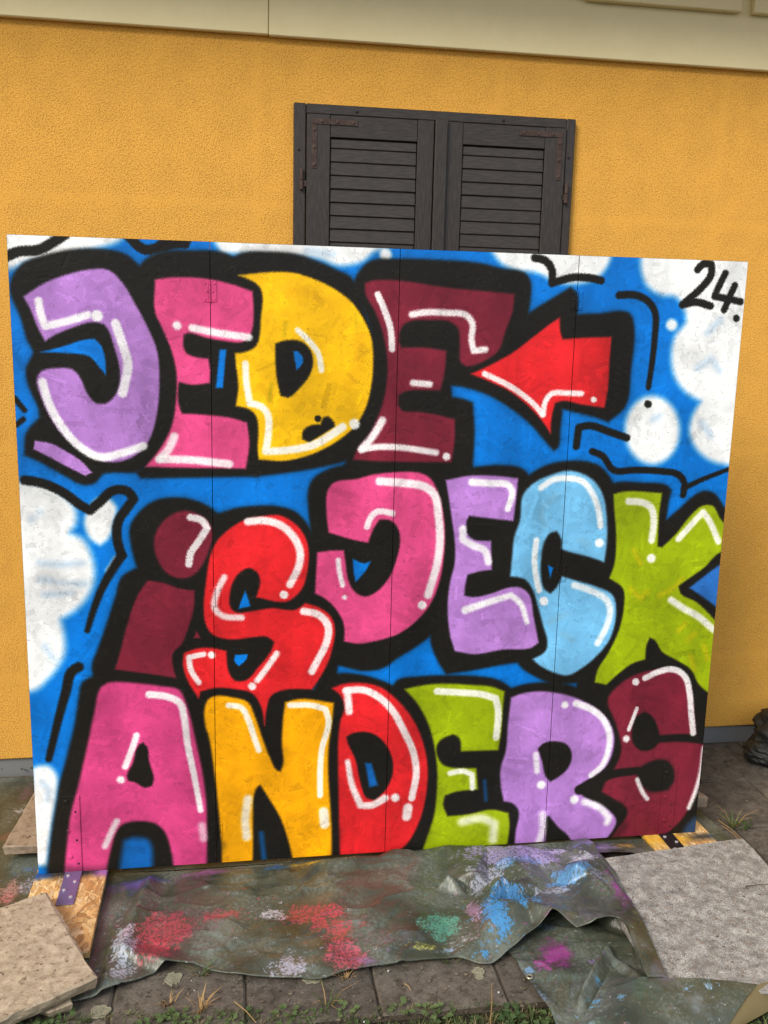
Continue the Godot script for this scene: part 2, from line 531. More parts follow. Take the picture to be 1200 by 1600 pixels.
		["F", "R", 5.0, 1.0, [641,992,728,1008,752,995,777,964,789,918,793,861,783,817,757,779,709,750,660,752,611,762,564,790,528,827,509,875,499,939,491,1016,496,1070,517,1103,567,1118,628,1114,673,1113,693,1130,684,1157,646,1207,609,1246,579,1245,561,1218,554,1153,512,1142,469,1143,433,1155,429,1188,442,1240,473,1298,479,1275,523,1266,584,1273,627,1286,654,1328,665,1391,673,1329,684,1297,722,1280,806,1281,824,1254,849,1208,867,1149,872,1090,860,1056,828,1029,784,1013,758,1032,734,1033,691,1026,628,1034,586,1037,568,1023,566,979,577,941,599,913,623,904,641,914,652,935,650,962]],
		["F", "B", 3.0, 1.0, [610,972,619,999,625,1019,590,1026,599,999]],
		["F", "B", 3.0, 1.0, [580,1166,617,1165,613,1180,590,1201,576,1183]],
		["F", "P", 5.0, 1.0, [848,672,866,654,929,645,977,632,1009,628,1071,624,1116,628,1147,645,1168,681,1187,744,1195,808,1194,886,1182,964,1155,1031,1111,1082,1065,1115,1021,1130,988,1137,944,1143,900,1134,899,1084,881,1044,846,1004,812,984,814,932,817,861,858,856,895,856,901,895,908,940,927,979,960,997,993,984,1030,942,1050,891,1061,826,1051,787,1026,766,999,766,984,787,966,834,919,824,850,802,843,747]],
		["F", "B", 4.0, 1.0, [922,882,958,896,975,890,959,921,931,952,925,920]],
		["F", "V", 5.0, 1.0, [1192,649,1262,636,1340,636,1411,644,1409,694,1403,773,1334,765,1267,756,1260,770,1262,809,1284,828,1337,833,1343,922,1314,925,1269,936,1264,966,1262,1000,1286,1006,1345,996,1396,979,1436,979,1466,1004,1481,1065,1503,1156,1481,1172,1393,1175,1299,1187,1239,1175,1223,1125,1212,1045,1215,965,1228,900,1226,836,1213,758,1201,693]],
		["F", "C", 6.0, 1.0, [1429,694,1459,659,1511,634,1564,621,1610,630,1652,656,1679,695,1696,762,1702,841,1698,904,1648,887,1571,866,1558,860,1557,832,1541,806,1521,810,1503,839,1496,890,1499,945,1511,985,1532,1000,1551,980,1564,946,1612,961,1681,982,1733,1010,1746,1045,1746,1107,1729,1161,1690,1210,1651,1242,1604,1266,1553,1253,1504,1225,1487,1209,1527,1184,1531,1155,1514,1101,1494,1039,1470,978,1449,954,1402,943,1405,877,1408,824,1423,771]],
		["F", "B", 3.0, 1.0, [1519,911,1536,919,1528,953]],
		["F", "G", 5.0, 1.0, [1712,693,1742,685,1868,690,1864,749,1867,856,1882,860,1926,816,1964,764,2003,730,2036,730,2066,771,2114,822,2108,877,2076,879,2027,927,1981,960,1947,984,1956,1009,2010,1037,2076,1095,2112,1134,2123,1360,2074,1337,2041,1307,2015,1263,1969,1232,1908,1196,1883,1159,1866,1150,1857,1173,1856,1222,1813,1235,1758,1278,1733,1302,1694,1292,1700,1252,1731,1197,1762,1120,1772,1031,1765,990,1718,955,1731,908,1729,814,1717,734]],
		["F", "B2", 6.0, 1.0, [1984,991,2074,922,2131,890,2143,1114,2076,1053]],
		["S", "Y", 16.0, 0.3, 7.4, 7.4, [1790,991,1824,1022,1843,1002]],
		["S", "Y", 16.0, 0.3, 7.4, 7.4, [1886,1013,1927,994,1956,963]],
		["S", "Y", 16.0, 0.3, 7.4, 7.4, [1815,910,1791,869]],
		["S", "Y", 16.0, 0.3, 7.4, 7.4, [1995,1163,2015,1142]],
		["S", "Y", 16.0, 0.3, 7.4, 7.4, [2052,1185,2067,1229]],
		["S", "Y", 16.0, 0.3, 7.4, 7.4, [2007,1216,2024,1259]],
		["S", "Y", 16.0, 0.3, 7.4, 7.4, [1960,1130,1980,1109]],
		["S", "E", 16.0, 0.22, 9.2, 9.2, [1496,727,1530,698]],
		["S", "E", 16.0, 0.22, 9.2, 9.2, [1537,1087,1588,1068]],
		["S", "E", 16.0, 0.22, 9.2, 9.2, [1614,836,1645,847]],
		["S", "E", 16.0, 0.22, 9.2, 9.2, [1581,1130,1614,1151]],
		["S", "E", 16.0, 0.22, 9.2, 9.2, [1487,746,1500,786]],
		["F", "P2", 7.0, 1.0, [198,1250,215,1239,292,1242,364,1254,418,1268,431,1293,448,1353,465,1441,483,1544,491,1627,492,1732,490,1885,394,1878,385,1782,367,1717,342,1689,293,1677,249,1683,230,1702,210,1763,188,1863,68,1864,86,1726,98,1644,123,1552,155,1419,176,1327]],
		["F", "K", 5.0, 1.0, [300,1432,311,1427,323,1442,326,1482,339,1544,333,1566,315,1571,284,1551,266,1546,262,1530,280,1492]],
		["F", "B3", 14.0, 1.0, [247,1737,274,1728,316,1737,327,1757,324,1873,225,1876]],
		["F", "O", 6.0, 1.0, [497,1305,516,1292,579,1299,616,1314,635,1355,659,1430,684,1501,703,1537,713,1540,721,1515,717,1453,720,1371,726,1319,768,1310,872,1327,867,1392,858,1474,859,1573,864,1636,871,1744,873,1914,764,1906,737,1769,712,1691,678,1626,653,1582,646,1584,634,1608,630,1677,630,1777,626,1895,536,1889,534,1756,525,1629,513,1504,499,1410,492,1389]],
		["S", "B3", 14.0, 0.7, 7.4, 7.4, [655,1740,661,1801,669,1877]],
		["F", "R", 6.0, 1.0, [865,1280,902,1267,960,1267,1011,1281,1051,1311,1091,1354,1127,1410,1155,1483,1168,1560,1165,1646,1147,1731,1112,1803,1048,1861,1040,1927,904,1916,896,1795,892,1672,888,1532,887,1449,894,1379,905,1346,893,1305]],
		["F", "K", 5.0, 1.0, [912,1437,935,1426,988,1429,1029,1462,1056,1520,1057,1569,1038,1617,1007,1651,979,1643,958,1591,941,1514,916,1456]],
		["F", "B3", 6.0, 1.0, [971,1526,991,1529,1012,1602,986,1607]],
		["F", "G", 6.0, 1.0, [1088,1292,1129,1283,1197,1278,1289,1285,1365,1295,1402,1311,1399,1380,1397,1452,1391,1505,1333,1504,1272,1503,1264,1458,1243,1445,1203,1464,1192,1491,1212,1541,1233,1553,1323,1562,1331,1634,1263,1638,1226,1649,1221,1679,1237,1720,1307,1717,1378,1706,1435,1721,1441,1766,1417,1955,1133,1934,1173,1786,1192,1721,1199,1635,1198,1562,1185,1476,1161,1399,1125,1335]],
		["S", "B3", 12.0, 0.6, 5.6, 5.6, [1352,1607,1359,1672]],
		["F", "V", 6.0, 1.0, [1424,1332,1462,1319,1530,1316,1615,1334,1680,1364,1731,1403,1768,1461,1772,1520,1752,1578,1712,1611,1683,1632,1658,1652,1679,1676,1740,1711,1789,1749,1801,1773,1783,1817,1742,1864,1662,1973,1646,1824,1606,1783,1569,1738,1561,1744,1562,1796,1574,1967,1460,1958,1462,1789,1468,1716,1446,1688,1418,1680,1405,1625,1402,1566,1416,1508,1418,1423]],
		["F", "K", 5.0, 1.0, [1520,1507,1534,1491,1576,1484,1619,1501,1634,1535,1624,1578,1596,1605,1569,1621,1551,1602,1537,1551]],
		["F", "M", 7.0, 1.0, [1744,1373,1742,1345,1775,1304,1822,1274,1879,1259,1949,1252,1987,1269,2013,1306,2032,1379,2051,1483,1991,1480,1918,1481,1920,1505,1993,1506,2105,1521,2100,1603,2078,1658,2064,1707,2034,1774,1991,1817,1926,1843,1854,1884,1761,1911,1772,1860,1804,1805,1837,1746,1828,1723,1782,1691,1743,1666,1752,1635,1781,1586,1799,1532,1782,1455,1757,1399]],
		["F", "K", 6.0, 1.0, [1913,1445,1891,1410,1868,1398,1839,1414,1830,1463,1840,1508,1870,1531,1913,1522,1926,1494]],
		["S", "K", 7.0, 1.0, 9.2, 9.2, [1915,1494,1992,1491,2077,1506]],
		["F", "K", 7.0, 1.0, [1854,1597,1904,1570,1948,1566,1978,1590,1987,1635,1970,1670,1913,1676,1880,1654]],
		["S", "K", 8.0, 1.0, 16.7, 13.0, [1667,1655,1719,1627,1772,1608,1858,1599]],
		["F", "K", 14.0, 1.0, [1982,1837,2023,1798,2064,1732,2116,1638,2144,1927,1984,1916]],
		["F", "B4", 16.0, 0.75, [2035,1827,2071,1778,2128,1759,2144,1927,2034,1919]],
		["S", "O", 18.0, 0.45, 11.1, 11.1, [1759,1888,1857,1865,1911,1846]],
		["S", "K", 26.0, 0.4, 13.0, 13.0, [28,1811,128,1827,211,1833]],
		["S", "K", 26.0, 0.4, 13.0, 13.0, [504,1837,534,1771]],
		["S", "K", 26.0, 0.4, 13.0, 13.0, [747,1850,777,1844]],
		["S", "K", 26.0, 0.4, 13.0, 13.0, [877,1848,891,1752]],
		["S", "K", 26.0, 0.4, 13.0, 13.0, [1169,1770,1140,1834]],
		["S", "K", 26.0, 0.4, 13.0, 13.0, [1561,1845,1669,1848]],
		["S", "K", 26.0, 0.4, 13.0, 13.0, [1789,1852,1829,1790]],
		["S", "K", 6.0, 1.0, 13.0, 13.0, [-11,60,25,43,78,36,116,15,147,-6]],
		["S", "K", 6.0, 1.0, 13.0, 13.0, [307,-8,348,26,389,18,457,-1]],
		["S", "K", 6.0, 1.0, 9.2, 9.2, [390,8,456,11]],
		["S", "K", 6.0, 1.0, 7.4, 7.4, [-1,424,23,456]],
		["S", "K", 6.0, 1.0, 7.4, 7.4, [0,496,19,481]],
		["S", "K", 6.0, 1.0, 11.1, 11.1, [1427,11,1459,17,1480,43,1482,79,1506,71,1546,61,1594,61,1629,67]],
		["S", "K", 6.0, 1.0, 11.1, 8.3, [1687,107,1736,105,1776,121,1801,153,1806,223,1804,292,1798,371]],
		["S", "K", 5.0, 0.97, 11.1, 11.1, [1800,420,1802,421]],
		["S", "K", 6.0, 1.0, 11.1, 11.1, [1585,548,1589,492,1623,486,1682,503,1742,522]],
		["S", "K", 6.0, 1.0, 10.2, 10.2, [1636,563,1671,578,1706,619,1775,619,1860,623,1917,634,1938,660,1937,696]],
		["S", "K", 6.0, 1.0, 8.3, 6.5, [1935,676,2001,646,2078,617]],
		["S", "K", 5.0, 1.0, 11.1, 11.1, [1923,27,1940,10,1964,11,1967,38,1940,78,1903,112,1884,129,1926,120,1973,130]],
		["S", "K", 5.0, 1.0, 10.2, 10.2, [2011,35,1991,80,1983,102,2026,108,2067,115]],
		["S", "K", 5.0, 1.0, 10.2, 10.2, [2044,69,2031,101,2017,140]],
		["S", "K", 5.0, 0.97, 10.2, 10.2, [2058,163,2059,164]],
		["S", "K", 7.0, 1.0, 13.0, 13.0, [15,647,63,656,117,683,162,719,184,732,214,706,249,676,289,680,302,701,282,729,259,765,255,816,266,862]],
		["S", "K", 8.0, 1.0, 13.0, 7.4, [266,862,243,897,211,953,186,1014,165,1080]],
		["S", "K", 8.0, 1.0, 14.8, 9.2, [137,1188,118,1201,100,1260,74,1350,57,1415,44,1466]],
		["S", "N", 7.0, 0.93, 10.2, 10.2, [72,167,76,200,86,232,135,220,197,200]],
		["S", "N", 7.0, 0.97, 14.8, 14.8, [220,202,221,202]],
		["S", "N", 7.0, 0.93, 12.0, 12.0, [268,221,283,271,297,326,292,365,281,407]],
		["S", "N", 8.0, 0.95, 11.1, 11.1, [73,380,87,437,119,501,168,558,218,583,274,572,333,552]],
		["S", "N", 9.0, 0.97, 11.1, 11.1, [429,222,430,223]],
		["S", "N", 8.0, 0.93, 10.2, 10.2, [470,228,539,240,622,250]],
		["S", "N", 9.0, 0.85, 11.1, 11.1, [417,525,399,563,376,588]],
		["S", "N", 8.0, 0.9, 11.1, 11.1, [376,588,465,591,567,602]],
		["S", "N", 6.0, 0.93, 8.3, 8.3, [757,228,789,257,815,292,824,336]],
		["S", "N", 7.0, 0.95, 9.2, 12.0, [613,322,616,378,625,431,657,440,674,461,676,515,669,566,732,562,804,547,853,519,886,495]],
		["S", "N", 8.0, 0.97, 14.8, 14.8, [919,486,920,487]],
		["S", "N", 6.0, 0.93, 9.2, 9.2, [979,125,998,165,1017,217,1023,274]],
		["S", "N", 8.0, 0.93, 9.2, 9.2, [1077,177,1117,170,1182,170,1232,174,1253,197,1252,242,1260,274,1294,270]],
		["S", "N", 8.0, 0.93, 9.2, 9.2, [1086,368,1135,371]],
		["S", "N", 9.0, 0.93, 11.1, 11.1, [1000,476,975,519,942,559]],
		["S", "N", 8.0, 0.93, 9.2, 9.2, [942,559,989,552,1050,553,1160,568]],
		["S", "N", 7.0, 0.97, 11.1, 11.1, [1191,579,1192,580]],
		["S", "N", 6.0, 0.93, 8.3, 8.3, [1295,339,1364,369,1421,404,1456,433,1475,455]],
		["S", "N", 7.0, 0.93, 8.3, 8.3, [1477,455,1482,416,1500,393,1541,391,1591,392]],
		["S", "N", 5.0, 0.97, 8.3, 8.3, [1629,409,1631,410]],
		["S", "N", 6.0, 0.93, 10.2, 10.2, [457,754,489,763,503,786,474,832,457,856,451,890]],
		["S", "N", 8.0, 0.93, 11.1, 11.1, [618,768,660,765,709,778,746,811,767,855,765,898,739,956]],
		["S", "N", 6.0, 0.97, 12.0, 12.0, [721,986,722,987]],
		["S", "N", 9.0, 0.88, 9.2, 9.2, [550,931,528,978,522,1022,544,1046,599,1053]],
		["S", "N", 7.0, 0.93, 11.1, 11.1, [779,1038,822,1049,851,1083,848,1134,824,1187,805,1225]],
		["S", "N", 7.0, 0.93, 9.2, 9.2, [701,1166,673,1208,644,1247]],
		["S", "N", 6.0, 0.97, 11.1, 11.1, [628,1264,629,1266]],
		["S", "N", 6.0, 0.93, 8.3, 8.3, [474,1247,452,1208,447,1169,489,1161]],
		["S", "N", 6.0, 0.97, 10.2, 10.2, [511,1163,512,1165]],
		["S", "N", 8.0, 0.93, 12.0, 12.0, [996,652,1072,658,1129,668,1159,692,1174,758,1181,827,1175,899,1150,997]],
		["S", "N", 6.0, 0.97, 13.0, 13.0, [1133,1027,1134,1028]],
		["S", "N", 7.0, 0.93, 9.2, 9.2, [962,786,974,756,993,741,1036,747]],
		["S", "N", 7.0, 0.93, 7.4, 7.4, [879,885,883,920,893,961]],
		["S", "N", 8.0, 0.97, 6.5, 6.5, [899,998,900,999]],
		["S", "N", 8.0, 0.93, 11.1, 9.2, [1271,655,1329,659,1380,663,1395,682,1384,736]],
		["S", "N", 9.0, 0.88, 11.1, 11.1, [1249,795,1251,828,1285,848,1319,862,1332,898]],
		["S", "N", 9.0, 0.93, 12.0, 7.4, [1267,1046,1332,1025,1407,1003,1439,1030,1462,1089]],
		["S", "N", 8.0, 0.93, 9.2, 9.2, [1483,673,1518,649,1565,644,1612,654,1644,689,1668,742,1678,791]],
		["S", "N", 8.0, 0.97, 13.0, 13.0, [1677,843,1679,844]],
		["S", "N", 6.0, 0.93, 9.2, 9.2, [1478,833,1475,890,1483,944,1495,989]],
		["S", "N", 6.0, 0.97, 13.0, 13.0, [1511,1023,1513,1025]],
		["S", "N", 9.0, 0.85, 10.2, 10.2, [1606,975,1661,994,1715,1026,1728,1057,1719,1113,1694,1164]],
		["S", "N", 8.0, 0.93, 11.1, 11.1, [1762,715,1806,719,1836,735,1848,775,1846,837]],
		["S", "N", 8.0, 0.97, 13.9, 13.9, [1849,894,1850,895]],
		["S", "N", 8.0, 0.93, 10.2, 10.2, [1934,834,1967,796,2007,750,2030,777,2067,844]],
		["S", "N", 9.0, 0.93, 11.1, 11.1, [1926,1029,1969,1057,2021,1085,2079,1131]],
		["S", "N", 7.0, 0.95, 11.1, 8.3, [332,1279,381,1287,418,1308,430,1352,439,1439,457,1542,474,1653]],
		["S", "N", 7.0, 0.93, 9.2, 9.2, [293,1404,279,1446,258,1501]],
		["S", "N", 9.0, 0.97, 11.1, 11.1, [244,1541,245,1542]],
		["S", "N", 11.0, 0.85, 9.2, 9.2, [229,1673,211,1711,193,1752]],
		["S", "N", 14.0, 0.6, 11.1, 11.1, [477,1703,482,1746]],
		["S", "N", 7.0, 0.93, 9.2, 9.2, [560,1322,597,1331,616,1367,635,1428,648,1468]],
		["S", "N", 13.0, 0.85, 13.0, 13.0, [615,1624,607,1691,611,1750]],
		["S", "N", 6.0, 0.93, 9.2, 9.2, [741,1329,806,1332,847,1346,857,1385,838,1473,833,1557,834,1626]],
		["S", "N", 9.0, 0.9, 14.8, 14.8, [845,1680,849,1723]],
		["S", "N", 9.0, 0.93, 11.1, 11.1, [912,1291,916,1326,919,1357]],
		["S", "N", 7.0, 0.93, 11.1, 11.1, [908,1289,960,1289,1006,1312,1052,1359,1087,1423,1119,1494,1132,1566,1120,1652]],
		["S", "N", 9.0, 0.93, 14.8, 14.8, [1109,1683,1106,1713]],
		["S", "N", 9.0, 0.97, 13.0, 13.0, [1067,1646,1069,1648]],
		["S", "N", 9.0, 0.93, 8.3, 13.0, [917,1519,932,1598,960,1666,994,1668,1035,1647]],
		["S", "N", 7.0, 0.93, 11.1, 11.1, [1189,1302,1258,1309,1331,1318,1375,1333,1385,1373,1383,1462]],
		["S", "N", 8.0, 0.93, 9.2, 9.2, [1240,1574,1281,1570,1310,1583,1314,1628]],
		["S", "N", 18.0, 0.75, 14.8, 14.8, [1285,1742,1350,1735,1390,1756,1389,1811]],
		["S", "N", 8.0, 0.97, 11.1, 11.1, [1600,1363,1601,1364]],
		["S", "N", 9.0, 0.93, 11.1, 9.2, [1637,1360,1687,1381,1730,1416,1755,1469,1755,1525,1737,1577,1703,1606]],
		["S", "N", 10.0, 0.85, 9.2, 9.2, [1515,1526,1522,1583]],
		["S", "N", 9.0, 0.97, 13.9, 13.9, [1538,1630,1539,1631]],
		["S", "N", 9.0, 0.97, 13.9, 13.9, [1652,1687,1653,1689]],
		["S", "N", 14.0, 0.9, 11.1, 11.1, [1687,1698,1741,1722,1774,1758,1769,1775]],
		["S", "N", 16.0, 0.8, 11.1, 11.1, [1548,1732,1551,1795,1539,1835]],
		["S", "N", 6.0, 0.97, 11.1, 11.1, [1830,1295,1831,1297]],
		["S", "N", 6.0, 0.93, 10.2, 10.2, [1861,1284,1913,1262,1956,1259,1995,1284,2016,1341,2029,1416,2041,1478]],
		["S", "N", 5.0, 0.93, 6.5, 6.5, [1841,1386,1828,1429,1819,1456]],
		["S", "N", 8.0, 0.97, 11.1, 11.1, [1813,1487,1814,1488]],
		["S", "N", 8.0, 0.93, 7.4, 7.4, [1861,1630,1882,1674,1901,1700]],
		["S", "N", 10.0, 0.9, 7.4, 7.4, [2082,1531,2079,1618,2065,1691,2049,1741]],
	]
	for s in shapes:
		if s[0] == "F":
			if s[1] == "K" and s[2] >= 7.0 and s[2] < 9.0:
				spray_fill(ink.K, 20.0, 0.42, s[4])
			spray_fill(ink[s[1]], s[2], s[3], s[4])
		else:
			spray_stroke(ink[s[1]], s[2], s[3], s[4], s[5], s[6], s[1] == "N" or s[1] == "H")
	# the strands of the board under the paint
	var hw := TW / 2
	var hh := TH / 2
	var strand := PackedByteArray()
	strand.resize(hw * hh)
	strand.fill(128)
	for k in 15000:
		var a := rng.randf() * TAU
		var d := Vector2(cos(a), sin(a))
		var e := Vector2(-d.y, d.x)
		var p := Vector2(rng.randf() * hw, rng.randf() * hh)
		var ln := rng.randi_range(8, 34)
		var wd := rng.randi_range(2, 7)
		var val := clampi(int(rng.randfn(128.0, 34.0)), 20, 236)
		for i in ln:
			var skew := rng.randi_range(-1, 1)
			for j in wd + skew:
				var v := p + d * i + e * j
				var xi := int(v.x)
				var yi := int(v.y)
				if xi >= 0 and yi >= 0 and xi < hw and yi < hh:
					strand[yi * hw + xi] = val
	var patchy := noise_bytes(hw, hh, 0.018, 3, 8, FastNoiseLite.TYPE_SIMPLEX_SMOOTH, false, 0.0, false)
	for y in TH - 2:
		var yy := (y >> 1)
		for x in TW - 2:
			var i := yy * hw + (x >> 1)
			var st := strand[i]
			var k := (y * TW + x) * 3
			var f := 1.0 + (st - 128) * 0.00095 + (tone[(y >> 2) * (TW / 4) + (x >> 2)] - 128) * 0.0009 + (tone[(y >> 4) * (TW / 4) + ((x * 3) >> 3) % (TW / 4)] - 128) * 0.0007
			var edge := absi(strand[i + 1] - st) + absi(strand[i + hw] - st)
			var bright := buf[k] + buf[k + 1] + buf[k + 2]
			if edge > 60 and bright > 130:
				f *= 0.965
			buf[k] = clampi(int(buf[k] * f), 0, 255)
			buf[k + 1] = clampi(int(buf[k + 1] * f), 0, 255)
			buf[k + 2] = clampi(int(buf[k + 2] * f), 0, 255)
	# cracks between strands that the paint did not fill, and dents that shine
	for k in 9000:
		var x := rng.randf() * (TW - 8) + 4.0
		var y := rng.randf() * (TH - 8) + 4.0
		var pt := patchy[(int(y) >> 1) * hw + (int(x) >> 1)]
		if rng.randf() > 0.12 + maxf(0.0, (pt - 105) / 60.0):
			continue
		var a := rng.randf() * TAU
		var d := Vector2(cos(a), sin(a))
		var bend := rng.randfn(0.0, 0.06)
		var al := rng.randf_range(0.1, 0.5)
		for q in rng.randi_range(2, 11):
			d = d.rotated(bend)
			x += d.x
			y += d.y
			if x < 1 or y < 1 or x >= TW - 2 or y >= TH - 2:
				break
			var i := (int(y) * TW + int(x)) * 3
			if buf[i] + buf[i + 1] + buf[i + 2] > 140:
				mixin(i, c8(60, 44, 44), al * 0.8)
			else:
				mixin(i, c8(92, 92, 86), al * 0.8)
	return [tex_rgb(TW, TH, buf), tex_l(hw, hh, strand)]

# oriented strand board, one metre a side
func strand_board() -> Array:
	var n := 640
	var o := PackedByteArray()
	o.resize(n * n * 3)
	var h := PackedByteArray()
	h.resize(n * n)
	o.fill(150)
	var tones := [c8(214, 172, 112), c8(226, 188, 130), c8(196, 150, 92), c8(180, 132, 78), c8(232, 200, 150), c8(205, 160, 100)]
	for k in 7000:
		var a := rng.randfn(0.0, 0.6) + (PI * 0.5 if k % 3 else 0.0)
		var d := Vector2(cos(a), sin(a))
		var e := Vector2(-d.y, d.x)
		var p := Vector2(rng.randf() * n, rng.randf() * n)
		var ln := rng.randi_range(16, 60)
		var wd := rng.randi_range(4, 13)
		var c: Color = tones[rng.randi() % tones.size()]
		c = c * rng.randf_range(0.88, 1.08)
		var val := rng.randi_range(60, 220)
		for i in ln:
			for j in wd:
				var v := p + d * i + e * j
				var idx := posmod(int(v.y), n) * n + posmod(int(v.x), n)
				var q := 1.0 if j > 0 and i > 0 else 0.72
				q *= 0.97 + 0.06 * ((j * 7 + int(i / 9.0)) % 3) * 0.5
				o[idx * 3] = clampi(int(c.r * q * 255.0), 0, 255)
				o[idx * 3 + 1] = clampi(int(c.g * q * 255.0), 0, 255)
				o[idx * 3 + 2] = clampi(int(c.b * q * 255.0), 0, 255)
				h[idx] = val
	return [o, h, n]

# the tarpaulin's cloth with its old paint, laid out over the ground (metres)
const GX := -1.8
const GZ := -0.8
const GW := 3.1
const GD := 1.75

